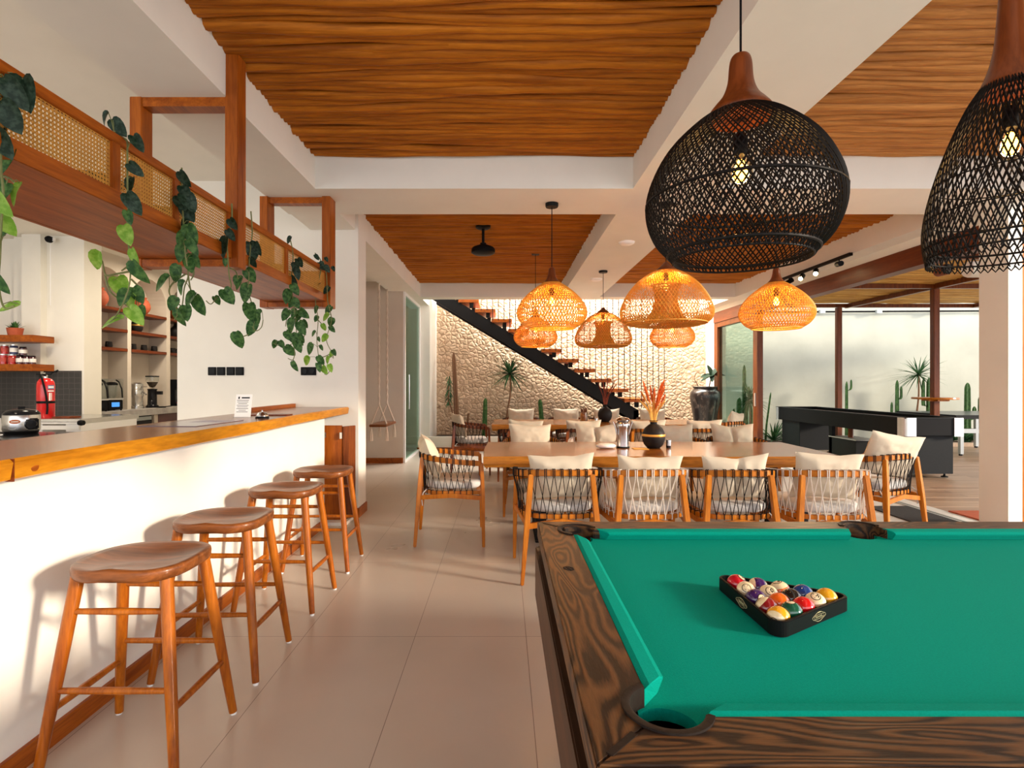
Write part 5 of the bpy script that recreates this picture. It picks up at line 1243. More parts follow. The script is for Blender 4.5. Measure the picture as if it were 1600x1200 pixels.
# ================================================================== SWINGS
def swing(label, x, y0, y1, z, ztop):
    t = thing('rope_swing', label, 'swing', (x, (y0+y1)/2, z), 0, 'macrame swings in the niche'); ym = (y0+y1)/2
    MB().box(-0.13,0.13,y0-ym-0.10,y1-ym+0.10,-0.02,0.02).build('seat', M['stool_seat'], t, bevel=0.008)
    for y in (y0-ym, y1-ym):
        pts = []; n = 40; H = ztop-z
        for i in range(n+1): a = i*1.25; pts.append((0.008*math.cos(a), y+0.008*math.sin(a), 0.30+(H-0.34)*i/n))
        r_ = MB().tube(pts, 0.012, 6); pts2 = [(-(p[0]), 2*y-p[1], p[2]) for p in pts]; r_.tube(pts2, 0.012, 6)
        for sx in (-1,1):
            r_.tube([(0,y,0.32),(sx*0.06,y,0.17),(sx*0.12,y,0.02)], 0.014, 6)
        r_.build('rope', M['cotton_rope'], t, smooth=True)
        for sx in (-1,1):
            tm = MB()
            for q in range(7): a = q*0.9; tm.tube([(sx*0.12,y,-0.02),(sx*0.12+0.018*math.cos(a),y+0.018*math.sin(a),-0.12),(sx*0.12+0.022*math.cos(a),y+0.022*math.sin(a),-0.24)], 0.006, 5)
            tm.build('tassel', M['cotton_rope'], t)
        MB().lathe([(0.0,0.0),(0.03,0.0),(0.03,-0.008),(0.008,-0.012),(0.008,-0.05),(0,-0.05)], 12, (0,y,H)).build('ceiling_hook', M['black'], t)
swing('macrame rope swing with wooden seat hanging in the niche, fully in view', -1.93, 8.42, 9.00, 0.70, 3.07)
swing('second macrame swing mostly hidden behind the white column', -2.42, 7.9, 8.45, 0.58, 3.07)
# ================================================================== PLANTS
def blade(mb, P, d, L, w_, droop, n=6):
    d = Vector(d).normalized(); s_ = d.cross(Vector((0,0,1)))
    s_ = s_.normalized() if s_.length > 1e-3 else Vector((1,0,0)); vs = []
    for i in range(n+1):
        u = i/n; c = Vector(P)+d*(L*u)+Vector((0,0,-droop*L*u*u)); ww = w_*(1-u)**0.7*(0.55+0.45*min(1,u*4)); up = s_.cross(d).normalized()*ww*0.35
        vs += [c-s_*ww+up, c, c+s_*ww+up]
    mb.add(vs, [(i*3+j, i*3+j+1, i*3+j+4, i*3+j+3) for i in range(n) for j in range(2)])
def rosette(mb, P, n, L, w_, rnd, lo=-0.2, hi=1.2, droop=0.25):
    for i in range(n):
        a = rnd.uniform(0, 2*PI); e = lo+(hi-lo)*((i+0.5)/n)
        blade(mb, P, (math.cos(a)*math.cos(e), math.sin(a)*math.cos(e), math.sin(e)), L*rnd.uniform(0.75,1.1), w_, droop*rnd.uniform(0.5,1.3))
def yucca(label, base, stem, n, L, w_, seed, bent=0.0, cat='plant', lo=-0.3):
    rnd = random.Random(seed); t = thing('yucca_plant', label, cat, tuple(base))
    if stem > 0.05: MB().tube(spline([(0,0,-0.03),(bent*0.3,0,stem*0.35),(bent*1.1,0,stem*0.7),(bent,0,stem)], 5), [0.022-0.008*i/15 for i in range(16)], 8).build('trunk', M['bark'], t, smooth=True)
    lm = MB(); rosette(lm, Vector((bent if stem > 0.05 else 0,0,max(stem,0.0))), n, L, w_, rnd, lo=lo); lm.build('foliage', M['yucca'], t, smooth=True); return t
def cactus(label, base, h, r, arms=(), ribs=6, lean=0.0, name='column_cactus'):
    t = thing(name, label, 'cactus', tuple(base))
    def col(mb, pts, r):
        sp2 = spline(pts, 6); N = ribs*4; vs = []; m_ = len(sp2)
        for i, p in enumerate(sp2):
            u = i/(m_-1); rr = r*(1-0.25*u)*(1 if u < 0.93 else (0.75 if u < 0.99 else 0.25))
            for j in range(N):
                a = 2*PI*j/N; q = rr*(1+0.22*math.cos(ribs*a)); vs.append((p.x+q*math.cos(a), p.y+q*math.sin(a), p.z))
        mb.add(vs, [(i*N+j, i*N+(j+1)%N, (i+1)*N+(j+1)%N, (i+1)*N+j) for i in range(m_-1) for j in range(N)]+[tuple((m_-1)*N+j for j in range(N))])
        return mb
    col(MB(), [(0,0,-0.03),(lean*0.2,0,h*0.33),(lean*0.6,0,h*0.66),(lean,0,h)], r).build('stem', M['cactus'], t, smooth=True)
    for (z, dx, hh) in arms:
        col(MB(), [(0,0,z),(dx*0.7,0,z+0.02),(dx,0,z+0.08),(dx,0,z+hh)], r*0.7).build('arm', M['cactus'], t, smooth=True)
    return t
PD = 11.4; PZ = 0.215
def at_px(x, D, z): v = px(x, 600, D); return Vector((v.x, D, z))
cactus('bare brown cactus pole rising tallest at the left of the stone wall planter', at_px(714, PD, PZ), 1.78, 0.045, name='column_cactus', lean=-0.07)
bpy.context.scene.objects  # keep
for o in list(sc.objects):
    if o.get('label','').startswith('bare brown'):
        for c in o.children: c.data.materials[0] = M['bark']
t = thing('leafy_euphorbia', 'drooping green leafy plant on a thin stem left of the bare brown pole', 'plant', tuple(at_px(712, PD-0.2, PZ)))
MB().tube(spline([(0.02,0,-0.03),(-0.06,0,0.5),(-0.15,0,0.85),(-0.13,0,1.25)], 5), 0.014, 7).build('stem', M['bark'], t, smooth=True)
lm = MB(); rnd = random.Random(8)
for i in range(70):
    z = rnd.uniform(0.70,1.28); a = rnd.uniform(0,6.28); blade(lm, (-0.14+0.02*math.cos(a),0.02*math.sin(a),z), (math.cos(a)*0.6, math.sin(a)*0.6, -0.6), rnd.uniform(0.08,0.16), 0.016, 0.2, 4)
lm.build('foliage', M['yucca'], t, smooth=True)
yucca('tall yucca with spiky crown on a thin trunk before the stone wall', at_px(790, PD, PZ), 1.33, 90, 0.56, 0.022, 3, bent=0.09, lo=-0.6)
yucca('low spiky agave beside the yucca trunk', at_px(808, PD-0.1, PZ), 0.22, 44, 0.46, 0.030, 4, lo=0.1)
cactus('narrow dark green cactus between the pole and the yucca', at_px(757, PD, PZ), 0.82, 0.045, lean=0.02, ribs=4)
cactus('small toothed cactus right of the yucca, near the stairs', at_px(848, PD, PZ), 0.80, 0.045, lean=-0.06, ribs=4)
tag(MB().tube([tuple(at_px(728,PD,PZ-0.02)), tuple(at_px(732,PD,0.72))], [0.03,0.022], 8).build('cut_stump', M['bark'], smooth=True), 'short cut brown cactus stump beside the bare pole', 'stump')
u = thing('urn', 'tall black glazed urn at the right end of the stone wall', 'urn', tuple(at_px(1101.5, 11.30, PZ+0.02)))
U = [(0.0,0.0),(0.16,0.0),(0.19,0.10),(0.235,0.40),(0.285,0.70),(0.300,0.84),(0.285,0.93),(0.235,0.985),(0.225,1.005),(0.245,1.025),(0.245,1.045),(0.215,1.045),(0.205,1.0),(0.0,0.95)]
MB().lathe(smooth_prof(U, 3), 40).build('urn_body', M['urn'], u, smooth=True)
rp_ = thing('rubber_plant', 'dark leaved rubber plant growing out of the black urn', 'plant', (u.location.x+0.0, 11.30, PZ+0.97))
MB().tube(spline([(0.06,0,-0.03),(0.10,0,0.15),(0.14,0,0.33)], 4), 0.012, 7).tube(spline([(-0.06,0,-0.03),(-0.16,0,0.14),(-0.22,0,0.26),(-0.19,0,0.36),(-0.10,0,0.40)], 4), 0.008, 6).build('stems', M['bark'], rp_, smooth=True)
lm = MB()
for d_, L_ in (((0.3,-0.2,0.5),0.26),((0.9,-0.1,0.15),0.28),((-0.8,-0.3,0.0),0.28),((-0.2,-0.7,-0.5),0.20),((0.5,0.4,0.2),0.25),((-0.6,0.2,-0.25),0.26),((-0.2,0.1,0.9),0.24)):
    leaf_shape(lm, Vector((0.14,0,0.33)), d_, (0,-0.5,1), L_, 0.55, 0.12, 0.2)
leaf_shape(lm, Vector((-0.12,0,0.39)), (0.9,0,0.1), (0,-0.3,1), 0.16, 0.35, 0.1, 0.2)
lm.build('foliage', M['vine_leaf_dark'], rp_, smooth=True)
GD = 12.12; GZ = 0.03
def gcactus(label, x, ytop, r, arms=(), ribs=5, lean=0.0):
    cactus(label, at_px(x, GD, GZ), (CY-ytop)*GD/F+CH-GZ, r*0.72, arms, ribs, lean)
gcactus('tall segmented cactus seen through the glass door', 1163, 570, 0.06, ((0.9,0.10,0.35),(0.7,-0.10,0.30)))
gcactus('bushy lower cactus cluster seen through the glass door', 1155, 622, 0.08, ((0.3,0.16,0.7),(0.25,-0.12,0.5),(0.3,0.26,0.55)))
yucca('wide dark yucca behind the glass door', at_px(1172, GD-0.15, GZ), 0.95, 90, 0.50, 0.018, 21, lo=-0.9)
gcactus('thin leaning spiny cactus just right of the red door post', 1196, 613, 0.028, lean=0.12)
yucca('low agave at the wall foot left of the long black table', at_px(1209, GD-0.1, GZ), 0.05, 40, 0.68, 0.028, 22, lo=0.1)
yucca('small agave tuft beside the far left leg of the black table', at_px(1226, GD+0.1, GZ), 0.05, 22, 0.35, 0.02, 29, lo=0.1)
gcactus('slim cactus behind the middle of the black table, beside the slim post', 1323, 596, 0.045, ((1.15,0.10,0.25),))
gcactus('branched cactus behind the black table', 1402, 594, 0.055, ((0.95,0.09,0.30),(0.55,-0.12,0.35)))
yucca('dracaena with a starburst crown on a thin bent stem by the garden wall', at_px(1430, GD-0.1, GZ), 1.50, 80, 0.62, 0.016, 25, bent=0.07, lo=-0.6)
gcactus('tall green cactus just left of the post with the round shelf', 1452, 590, 0.075, ((0.8,-0.13,0.62),))
gcactus('thick dark column cactus above the grey games table', 1512, 598, 0.085, ((0.5,0.15,0.3),))
gcactus('dark column cactus cut off by the right column', 1533, 618, 0.08)
for i, (x, s_) in enumerate(((1489,31),(1505,32),(1517,33),(1528,34))):
    yucca(['leafy tuft showing under the chrome corner of the black table','agave tuft behind the grey table leg','agave tuft under the middle of the grey table','agave tuft at the edge of the right column'][i], at_px(x, GD-0.15, GZ), 0.05, 26, 0.36, 0.03, s_, lo=0.2)
# shelf around the post
sh = thing('round_shelf', 'round wooden shelf fitted around the terrace post', 'shelf', (7.05, 8.895, 1.09))
MB().lathe([(0.072,0.0),(0.31,0.0),(0.315,0.010),(0.31,0.030),(0.072,0.030),(0.072,0.0)], 40, cap=False).build('shelf_board', M['chair_wood'], sh, smooth=False)
MB().box(-0.088,0.088,-0.17,0.17,-0.03,-0.001).box(-0.17,0.17,-0.09,-0.072,-0.03,-0.001).build('support', M['chair_wood'], sh)

# ================================================================== SHUFFLEBOARD TABLE, TABLE TENNIS TABLE
sb = thing('shuffleboard_table', 'long black shuffleboard table with chrome corners on the terrace', 'game table', (6.10, 9.5, 0))
x0, x1, y0, y1 = -0.42, 0.42, -1.80, 1.85
wl = MB()
wl.box(x0,x0+0.05,y0+0.03,y1-0.03,0.61,0.85).box(x1-0.05,x1,y0+0.03,y1-0.03,0.61,0.85).box(x0+0.03,x1-0.03,y0,y0+0.05,0.61,0.85).box(x0+0.03,x1-0.03,y1-0.05,y1,0.61,0.85)
wl.build('cabinet_rail', M['black'], sb, bevel=0.004)
MB().box(x0+0.05,x1-0.05,y0+0.05,y1-0.05,0.60,0.66).build('cabinet_floor', M['black_matte'], sb)
MB().box(x0+0.14,x1-0.14,y0+0.22,y1-0.22,0.66,0.815).build('playfield', M['mahogany'], sb)
tp = MB().box(x0-0.005,x0+0.07,y0+0.02,y1-0.02,0.85,0.865).box(x1-0.07,x1+0.005,y0+0.02,y1-0.02,0.85,0.865).box(x0,x1,y0-0.005,y0+0.07,0.85,0.865).box(x0,x1,y1-0.07,y1+0.005,0.85,0.865)
tp.build('rail_top', M['charcoal'], sb)
for sx in (-1,1):
    for sy in (y0, y1):
        cx_, cy_ = sx*0.40, sy+(0.02 if sy < 0 else -0.02)
        a0 = {(-1,True):PI,(1,True):1.5*PI,(1,False):0,(-1,False):0.5*PI}[(sx, sy < 0)]
        pts = [(cx_-sx*0.03+0.065*math.cos(a0+PI/2*i/8), cy_+(0.03 if sy < 0 else -0.03)+0.065*math.sin(a0+PI/2*i/8)) for i in range(9)]
        poly = pts+[(cx_-sx*0.03, cy_+(0.03 if sy < 0 else -0.03))]
        wide = 0.10
        MB().prism(poly, 0.60, 0.862).box(min(cx_+sx*0.035, cx_+sx*0.020), max(cx_+sx*0.035, cx_+sx*0.020), min(cy_+(0.03 if sy<0 else -0.03), cy_+(0.11 if sy<0 else -0.11)), max(cy_+(0.03 if sy<0 else -0.03), cy_+(0.11 if sy<0 else -0.11)), 0.60, 0.862).box(min(cx_-sx*0.03, cx_-sx*0.13), max(cx_-sx*0.03, cx_-sx*0.13), min(cy_+(-0.035 if sy<0 else 0.020), cy_+(-0.020 if sy<0 else 0.035)), max(cy_+(-0.035 if sy<0 else 0.020), cy_+(-0.020 if sy<0 else 0.035)), 0.60, 0.862).build('chrome_corner', M['aluminium'], sb)
for (ya, yb) in ((-1.72,-1.2),(1.05,1.72)):
    MB().box(-0.36,0.33,ya,yb,0.055,0.605).build('pedestal', M['charcoal'], sb, bevel=0.004)
    for sx in (-0.28,0.26):
        for y in (ya+0.07, yb-0.07): MB().lathe([(0.0,0.0),(0.045,0.0),(0.045,0.012),(0.015,0.02),(0.012,0.056),(0,0.056)], 14, (sx,y,0)).build('levelling_foot', M['black'], sb)
MB().box(-0.40,-0.02,-0.70,0.02,0.03,0.42).build('score_cabinet', M['charcoal'], sb); MB().box(-0.41,0.0,-0.72,0.03,0.42,0.435).build('cabinet_top', M['aluminium'], sb)
MB().box(-0.40,-0.34,-0.05,0.04,0.03,0.605).build('support_panel', M['black'], sb)
MB().lathe([(0,0),(0.04,0),(0.04,0.16),(0,0.16)], 16, (-0.25,-0.33,0.4355)).build('puck_stack', M['mahogany_z'], sb, smooth=True)
tt = thing('table_tennis_table', 'dark topped games table with pale metal legs, half hidden by the right column', 'game table', (9.15, 10.8, 0))
MB().box(-0.80,0.95,-0.75,0.75,0.735,0.76).build('table_top', M['table_top_grey'], tt, bevel=0.003)
MB().box(-0.80,0.95,-0.76,-0.75,0.69,0.762).box(-0.81,-0.80,-0.75,0.75,0.69,0.762).build('edge_frame', M['charcoal'], tt)
for x in (-0.62,0.75):
    for y in (-0.65,0.6):
        l_ = MB().box(x-0.03,x+0.03,y-0.03,y+0.03,0.03,0.735).build('leg', M['grey_metal'], tt); MB().lathe([(0,0),(0.035,0),(0.03,0.03),(0,0.03)], 12, (x,y,0)).build('foot_cap', M['black'], l_)
MB().box(-0.59,0.72,-0.66,-0.63,0.42,0.50).build('crossbar', M['grey_metal'], tt); MB().box(-0.59,0.72,0.58,0.61,0.38,0.40).build('crossbar', M['black'], tt)
tag(MB().box(3.95,4.41,5.18,5.94,0.005,0.016).build('door_mat', M['mat']), 'dark grey door mat lying inside the terrace door track', 'mat')

# ================================================================== KITCHEN
kc = thing('prep_counter', 'black topped prep counter inside the bar', 'counter', (-5.0, 4.8, 0))
MB().box(-0.75,0.62,-0.95,0.83,0,0.82).build('base_cabinet', M['concrete'], kc); MB().box(-0.78,0.65,-0.98,0.86,0.82,0.85).build('worktop', M['black_gloss'], kc)
hb = tag(MB().box(-5.35,-4.70,4.55,5.05,0.850,0.858).build('induction_hob', M['black_gloss'], bevel=0.002), 'thin black glass hob on the prep counter', 'hob')
rc_ = thing('rice_cooker', 'steel rice cooker with black lid and round dial on the prep counter', 'rice cooker', (-4.83, 5.45, 0.851), math.radians(42))
rc_.scale = (0.92, 0.92, 0.95)
MB().lathe([(0.0,0.0),(0.140,0.0),(0.150,0.03),(0.155,0.03)], 36).build('base', M['black'], rc_, smooth=True)
MB().lathe([(0.155,0.03),(0.162,0.05),(0.162,0.19),(0.158,0.20)], 40).build('steel_body', M['steel'], rc_, smooth=True)
MB().lathe([(0.160,0.20),(0.160,0.215),(0.13,0.245),(0.06,0.262),(0.0,0.264)], 36).box(-0.03,0.03,-0.02,0.02,0.255,0.285).build('lid', M['black_gloss'], rc_, smooth=True)
MB().lathe([(0.0,-0.185),(0.045,-0.183),(0.055,-0.165),(0.055,-0.13)], 24, (0.075,0,0.105), axis='y').build('control_dial', M['black_gloss'], rc_, smooth=True)
MB().box(0.01,0.14,-0.158,-0.120,0.05,0.165).build('control_panel', M['black'], rc_, bevel=0.01)
st_ = MB().lathe([(0.0,-0.171),(0.045,-0.170),(0.045,-0.14)], 24, (0,0,0), axis='y'); st_.xf(Matrix.Translation((-0.055,0,0.135)) @ Matrix.Diagonal((1,1,0.5,1)))
st_.build('oval_sticker', plain('sticker', (0.50,0.14,0.05), 0.4), rc_)
MB().box(-0.085,-0.025,-0.1722,-0.1712,0.131,0.139).build('sticker_script', M['paper'], rc_)
cab = tag(MB().tube(spline([(-5.3,5.3,0.860),(-5.05,5.15,0.862),(-4.8,5.2,0.865),(-4.7,5.0,0.864),(-4.95,4.95,0.864),(-5.2,5.1,0.865)], 6), 0.004, 6).build('power_cord', M['white']), 'thin white cable curled on the hob before the rice cooker', 'cord')
sk = thing('steel_bench', 'stainless steel bench with rail and white base under the fire extinguisher', 'bench', (-5.42, 6.95, 0))
MB().box(-0.42,0.36,-0.45,0.60,0.865,0.925).build('steel_top', M['steel'], sk, bevel=0.004)
MB().box(-0.42,0.36,-0.47,-0.455,0.80,0.85).box(-0.42,0.40,-0.52,-0.50,0.875,0.89).build('front_rail', M['aluminium'], sk)
MB().box(0.18,0.36,-0.44,0.55,0,0.865).box(-0.42,-0.1,-0.44,0.55,0,0.865).build('support_block', M['white'], sk)
MB().lathe([(0.0,-0.03),(0.028,-0.03),(0.035,0),(0.028,0.03),(0,0.03)], 16, (0.42,-0.51,0.885), axis='x').build('knob', M['black'], sk, smooth=True)
fe = thing('fire_extinguisher', 'red fire extinguisher standing on the steel bench', 'fire extinguisher', (-5.64, 6.70, 0.926), math.radians(40))
MB().lathe([(0.0,0.0),(0.085,0.0),(0.091,0.01),(0.091,0.40),(0.084,0.445),(0.06,0.48),(0.03,0.49),(0.0,0.49)], 32).build('cylinder', M['red'], fe, smooth=True)
MB().lathe([(0.02,0.485),(0.02,0.53),(0.0,0.53)], 14).build('valve', M['steel'], fe); MB().box(-0.09,0.06,-0.012,0.012,0.53,0.542).build('carry_handle', M['black'], fe)
MB().box(-0.02,0.11,-0.015,0.015,0.56,0.575).tube([(0.05,0,0.545),(0.12,0,0.59)], 0.010, 6).build('handle', M['black'], fe)
MB().tube(spline([(0.0,-0.02,0.52),(-0.04,-0.06,0.53),(-0.03,-0.100,0.46),(0.0,-0.106,0.30),(0.015,-0.104,0.15),(0.01,-0.104,0.05)], 6), 0.011, 8).build('hose', M['black'], fe, smooth=True)
MB().lathe([(0.092,0.18),(0.093,0.185),(0.093,0.205),(0.092,0.21)], 32, cap=False).build('strap', M['black'], fe)
def wrap_label(a0, a1, z0, z1, mat, nm, r=0.0925):
    vs = []; n = 10
    for i in range(n+1): a = a0+(a1-a0)*i/n; vs += [(r*math.cos(a), r*math.sin(a), z0), (r*math.cos(a), r*math.sin(a), z1)]
    MB().add(vs, [(2*i,2*i+2,2*i+3,2*i+1) for i in range(n)]).build(nm, mat, fe)
wrap_label(-1.35,-0.55,0.355,0.405,plain('label_blue',(0.12,0.16,0.32),0.4),'blue_label'); wrap_label(-1.30,-0.60,0.368,0.392,M['white'],'blue_label_letters',0.0928)
wrap_label(-1.35,-0.60,0.325,0.340,M['white'],'white_label'); wrap_label(-1.25,-1.05,0.215,0.31,M['paper'],'instruction_text',0.0926); wrap_label(-0.98,-0.9,0.22,0.31,M['paper'],'instruction_text',0.0926)
tag(MB().box(-5.50,-5.28,6.62,6.80,0.926,0.945).build('board', M['mahogany'], bevel=0.002), 'small dark board lying beside the fire extinguisher', 'board')
# wall shelves with jars
def slab_shelf(z, label):
    return tag(MB().box(-8.2,-6.16,7.12,7.46,z-0.045,z+0.045).build('wall_shelf', M['teak'].copy() if False else M['teak'], bevel=0.004), label, 'shelf', 'thick wooden wall shelves')
s1 = slab_shelf(1.942, 'upper thick wooden wall shelf at the left edge, with the potted succulent'); s2 = slab_shelf(1.560, 'lower thick wooden wall shelf at the left edge, with the red jars')
sp = thing('potted_succulent', 'green succulent in a brown bowl pot on the upper wall shelf', 'plant', (-6.52, 7.26, 1.988))
MB().lathe([(0,0),(0.075,0),(0.092,0.10),(0.088,0.10),(0.08,0.08),(0,0.08)], 24).build('pot', M['terracotta'], sp, smooth=True)
lm = MB(); rosette(lm, Vector((0,0,0.07)), 40, 0.13, 0.02, random.Random(6), lo=0.3, hi=1.5, droop=0.0); lm.build('foliage', M['cactus'], sp, smooth=True)
def make_jar(loc, h, r, body, lidm, label):
    t = thing('jar', label, 'jar', loc, 0, 'jars on the lower wall shelf')
    MB().lathe([(0,0),(r,0),(r,h*0.82),(r*0.8,h*0.88),(0,h*0.88)], 18).build('jar_body', body, t, smooth=True)
    MB().lathe([(0,h*0.88),(r*0.85,h*0.88),(r*0.85,h),(0,h)], 18).build('lid', lidm, t, smooth=True)
    MB().lathe([(r*1.01,h*0.22),(r*1.015,h*0.25),(r*1.015,h*0.62),(r*1.01,h*0.65)], 18, cap=False).build('jar_label', M['label_red'] if 'red' in label else M['paper'], t, smooth=True); return t
M['jam'] = plain('jam', (0.42,0.015,0.012), 0.15, coat=0.5); M['jam_dark'] = plain('jam_dark', (0.06,0.012,0.02), 0.15, coat=0.5); M['navy'] = plain('navy', (0.03,0.045,0.12), 0.3)
names = {0:'red jam jar', 1:'dark jam jar', 2:'navy blue jar'}
row_b = [(-6.76,0),(-6.64,0),(-6.52,0),(-6.42,1),(-6.33,1),(-6.25,1)]
place = ['at the left edge','second from the left edge','third from the left','fourth from the left','second from the right','rightmost']
for i, (x, k) in enumerate(row_b):
    make_jar((x,7.22,1.606), (0.135,0.135,0.13,0.12,0.115,0.11)[i], (0.050,0.050,0.047,0.042,0.038,0.036)[i], (M['jam'],M['jam_dark'],M['navy'])[k], M['aluminium'] if k == 0 else M['black'], '%s, bottom row on the lower wall shelf, %s' % (names[k], place[i]))
row_t = [(-6.74,0),(-6.62,0),(-6.50,2),(-6.38,1)]
for i, (x, k) in enumerate(row_t):
    make_jar((x,7.22,1.606+(0.136,0.136,0.131,0.1205)[i]), (0.125,0.12,0.13,0.11)[i], 0.044, (M['jam'],M['jam_dark'],M['navy'])[k], M['aluminium'] if k != 1 else M['black'], '%s stacked in the upper row on the lower wall shelf, %s' % (names[k], ['leftmost','second','third','rightmost'][i]))
cm = thing('security_camera', 'small black round security camera under the kitchen ceiling', 'camera', tuple(px(77, 374, 7.44)))
MB().lathe([(0.0,-0.05),(0.03,-0.045),(0.045,-0.02),(0.045,0.02),(0.03,0.03)], 20, axis='y').build('camera_body', M['black'], cm, smooth=True)
MB().box(-0.02,0.06,0.0,0.03,-0.02,0.02).tube([(0,0.02,-0.04),(0,0.02,-0.9)], 0.006, 6).build('cable_cover', M['white'], cm)
# niche counter, shelves and what stands on them
nc = thing('niche_counter', 'grey stone counter running below the arched niches', 'counter', (0,0,0))
MB().box(-6.515,-5.95,7.95,11.99,0.815,0.92).build('stone_top', M['concrete'], nc, bevel=0.004)
MB().box(-6.515,-6.30,7.95,11.99,0.0,0.815).box(-6.45,-6.05,7.95,8.05,0,0.815).box(-6.45,-6.05,9.42,9.52,0,0.815).box(-6.45,-6.05,10.85,10.95,0,0.815).build('counter_base', M['beige_plaster'], nc)
fr = thing('undercounter_fridge', 'dark fridge with red light under the stone counter', 'fridge', (-6.05, 8.73, 0))
MB().box(-0.25,0.0,-0.62,0.62,0.05,0.81).build('cabinet', M['charcoal'], fr); MB().box(0.0,0.03,-0.58,0.58,0.06,0.72).build('door', M['black_gloss'], fr)
MB().box(0.0,0.012,-0.6,0.6,0.73,0.79).build('control_strip', M['grey_metal'], fr); MB().box(0.012,0.018,-0.22,-0.19,0.75,0.77).build('indicator_light', emit('led', (1,0.02,0.02), 4), fr)
tag(MB().box(-6.30,-6.07,9.56,10.80,0.05,0.80).build('undercounter_cabinet', plain('wine', (0.08,0.015,0.015), 0.4)), 'dark red cabinet front under the stone counter', 'cabinet')
def ny(x, X=-6.36): return X*F/(x-CX)
sh_z = (2.56, 2.23, 1.92); ln = ['first','second','third']; lz = ['upper','middle','lower']
for k, (a, b_) in enumerate(niches):
    for q, z in enumerate(sh_z):
        tag(MB().box(-6.51,-6.19,a+0.002,b_-0.002,z-0.05,z).build('niche_shelf', M['mahogany'], bevel=0.003), '%s dark red shelf in the %s arched niche from the left' % (lz[q], ln[k]), 'shelf', 'shelves in the arched niches')
def pot_(loc, k, mat, label, nm='clay_pot', band=False, slim=False):
    t = thing(nm, label, 'pot', loc)
    if slim: P = [(0,0),(0.06*k,0),(0.095*k,0.07*k),(0.085*k,0.14*k),(0.03*k,0.20*k),(0.025*k,0.26*k),(0.04*k,0.28*k),(0.03*k,0.28*k),(0,0.24*k)]
    else: P = [(0,0),(0.08*k,0),(0.14*k,0.08*k),(0.145*k,0.16*k),(0.11*k,0.24*k),(0.085*k,0.255*k),(0.095*k,0.285*k),(0.085*k,0.285*k),(0,0.25*k)]
    MB().lathe(smooth_prof(P, 3), 28).build('pot_body', mat, t, smooth=True)
    if band: MB().lathe([(0.093*k,0.10*k),(0.096*k,0.105*k),(0.091*k,0.125*k),(0.088*k,0.13*k)], 28, cap=False).build('yellow_band', M['gold'], t, smooth=True)
pot_((-6.36,ny(152),2.561), 1.0, M['terracotta'], 'orange clay pot in the first arched niche')
pot_((-6.36,ny(220),2.561), 1.0, M['terracotta'], 'orange clay pot in the second arched niche behind the vine')
pot_((-6.36,ny(275),2.561), 1.0, M['mahogany_z'], 'brown pot in the third arched niche')
pot_((-6.34,8.13,2.231), 1.0, M['clay_black'], 'dark bottle vase half hidden at the left of the first niche', 'bottle_vase', slim=True)
pot_((-6.36,ny(213),2.231), 1.05, M['clay_black'], 'black bottle vase with yellow band in the second niche', 'bottle_vase', band=True, slim=True)
pot_((-6.36,ny(274),2.231), 1.15, M['clay_black'], 'black bottle vase in the third niche', 'bottle_vase', slim=True)
cups = [(149,'first cup in the first niche'),(170,'second cup in the first niche'),(208,'cup beside the pilaster in the second niche'),(225,'middle cup in the second niche'),(241,'right cup in the second niche'),(270,'left cup in the third niche'),(279,'middle cup in the third niche'),(288,'right cup in the third niche')]
c0 = None
for x, lb in cups:
    loc = (-6.32, ny(x, -6.32), 1.921)
    if c0 is None:
        c0 = thing('cup', 'small dark cup, '+lb, 'cup', loc, 0, 'dark cups on the lower niche shelves')
        MB().lathe([(0,0),(0.045,0),(0.052,0.03),(0.044,0.10),(0.040,0.10),(0.046,0.03),(0,0.01)], 20).build('cup_body', M['clay_black'], c0, smooth=True)
        MB().tube(spline([(0,-0.045,0.075),(0,-0.075,0.065),(0,-0.075,0.04),(0,-0.046,0.03)], 4), 0.006, 6).build('handle', M['clay_black'], c0, smooth=True)
    else: copy_thing(c0, loc, 0.3, 'small dark cup, '+lb)
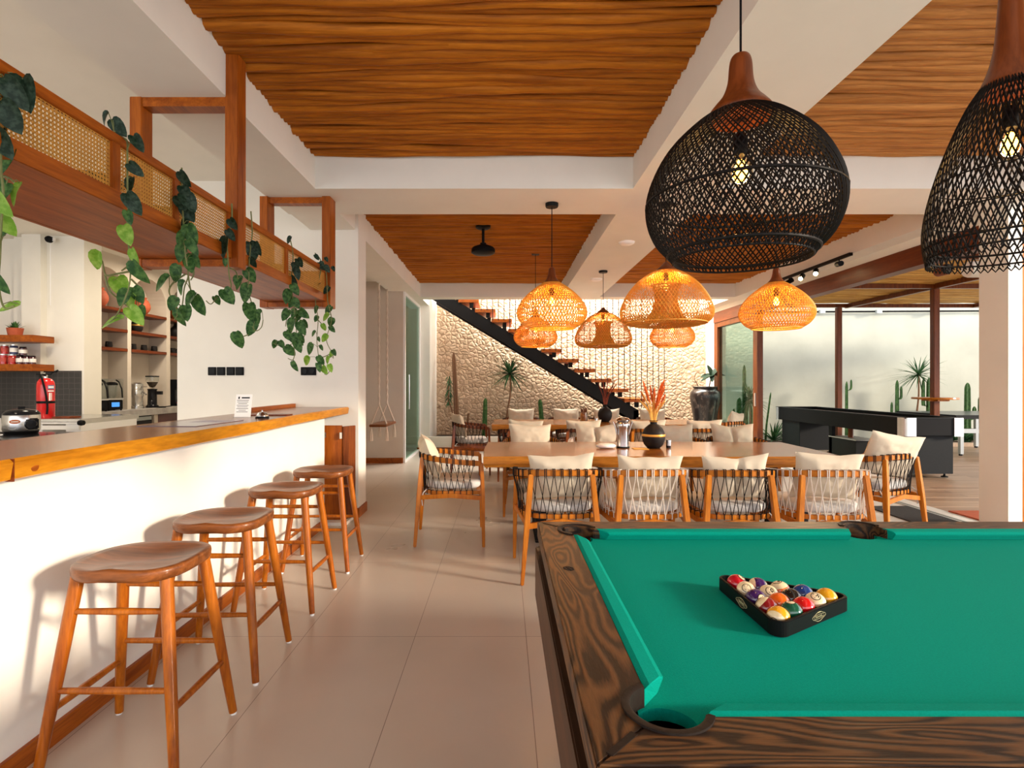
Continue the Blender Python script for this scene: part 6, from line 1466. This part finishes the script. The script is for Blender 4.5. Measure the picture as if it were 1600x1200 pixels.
def blender_(x, label):
    y = ny(x, -6.22); t = thing('blender', label, 'blender', (-6.22,y,0.921), math.radians(90-28), 'sound box blenders')
    MB().box(-0.11,0.11,-0.12,0.12,0.012,0.17).build('motor_base', M['black'], t, bevel=0.01)
    MB().box(-0.055,0.055,-0.126,-0.119,0.06,0.13).build('display', emit('blue_display', (0.05,0.25,0.75), 0.7) if x > 165 else M['charcoal'], t)
    MB().box(-0.115,0.115,-0.125,-0.12,0.175,0.19).box(-0.115,0.115,-0.12,0.12,0.17,0.18).build('trim_band', M['steel'], t)
    b_ = MB(); 
    for (x0,x1,y0,y1,z0,z1) in ((-0.115,-0.110,-0.12,0.12,0.18,0.50),(0.110,0.115,-0.12,0.12,0.18,0.50),(-0.11,0.11,0.115,0.12,0.18,0.50),(-0.115,0.115,-0.12,0.12,0.495,0.50)): b_.box(x0,x1,y0,y1,z0,z1)
    b_.build('sound_box', M['clear'], t)
    MB().tube([(-0.10,-0.12,0.20),(-0.10,-0.10,0.34),(-0.10,-0.02,0.45),(-0.10,0.06,0.48)], 0.011, 6).tube([(0.10,-0.12,0.20),(0.10,-0.10,0.34),(0.10,-0.02,0.45),(0.10,0.06,0.48)], 0.011, 6).build('box_arm', M['black'], t, smooth=True)
    MB().lathe([(0.045,0.18),(0.075,0.24),(0.085,0.40),(0.075,0.40),(0.066,0.25),(0.04,0.20)], 18).build('jug', M['clear'], t, smooth=True)
    MB().lathe([(0.0,0.40),(0.088,0.40),(0.085,0.43),(0.05,0.45),(0,0.45)], 18).build('jug_lid', M['black'], t, smooth=True)
    for sx in (-0.09,0.09):
        for sy in (-0.1,0.1): MB().lathe([(0,0),(0.014,0),(0.014,0.012),(0,0.012)], 8, (sx,sy,0)).build('foot', M['black'], t)
blender_(150, 'black blender with clear sound box nearest the kitchen corner'); blender_(174, 'black blender with clear sound box and blue display')
u_ = thing('juicer', 'shiny steel juicer beside the coffee grinder', 'juicer', (-6.22, ny(214,-6.22), 0.921))
MB().lathe([(0,0),(0.10,0),(0.10,0.05),(0.085,0.06),(0.085,0.20),(0.095,0.21),(0.095,0.32),(0.085,0.33),(0.085,0.42),(0.04,0.44),(0,0.44)], 24).build('body', M['steel'], u_, smooth=True)
MB().tube([(0.08,0,0.30),(0.16,0.0,0.24)], 0.016, 8).box(0.09,0.17,-0.012,0.012,0.36,0.38).build('spout', M['steel'], u_)
gr = thing('coffee_grinder', 'black coffee grinder with bean hopper on the stone counter', 'coffee grinder', (-6.22, ny(238,-6.22), 0.921))
MB().lathe([(0,0),(0.10,0),(0.10,0.03),(0.075,0.05),(0.070,0.30),(0.08,0.33),(0,0.34)], 24).box(0.05,0.17,-0.03,0.03,0.23,0.29).build('body', M['black_gloss'], gr, smooth=True)
MB().lathe([(0.03,0.34),(0.05,0.37),(0.10,0.47),(0.10,0.54),(0.095,0.54),(0.095,0.475)], 24, cap=False).build('hopper', M['clear'], gr, smooth=True)
MB().lathe([(0,0.35),(0.045,0.37),(0.088,0.45),(0,0.455)], 20).build('beans', M['soil'], gr, smooth=True)
MB().lathe([(0,0.54),(0.105,0.54),(0.105,0.56),(0,0.565)], 24).build('hopper_lid', M['charcoal'], gr, smooth=True)
tag(MB().lathe([(0,0),(0.07,0),(0.085,0.02),(0.07,0.018),(0,0.012)], 20).tube([(0.07,0,0.015),(0.17,0.03,0.03)], 0.009, 6).xf(Matrix.Translation((-6.05,ny(252,-6.05),0.9215))).build('tamper_tray', M['black'], smooth=True), 'flat black tray with handle right of the coffee grinder', 'tray')
cf = thing('coffee_machine', 'black coffee machine with red drip tray in the third niche', 'coffee machine', (-6.26, ny(281,-6.26)+0.05, 0.921))
MB().box(-0.18,0.02,-0.24,0.24,0.0,0.50).box(0.02,0.20,-0.24,0.24,0.36,0.50).box(0.02,0.20,-0.24,0.24,0.0,0.05).build('housing', M['black_gloss'], cf, bevel=0.008)
MB().box(0.03,0.20,-0.20,0.20,0.051,0.065).build('drip_tray', M['red'], cf)
for y in (-0.1,0.08): MB().lathe([(0.0,0.30),(0.03,0.30),(0.035,0.34),(0.035,0.36),(0,0.36)], 16, (0.11,y,0)).tube([(0.13,y,0.33),(0.24,y,0.31)], 0.012, 6).build('portafilter', M['steel'], cf)
MB().lathe([(0,0.066),(0.045,0.066),(0.05,0.14),(0.035,0.16)], 18, (0.12,0.0,0)).build('milk_jug', M['steel'], cf, smooth=True)
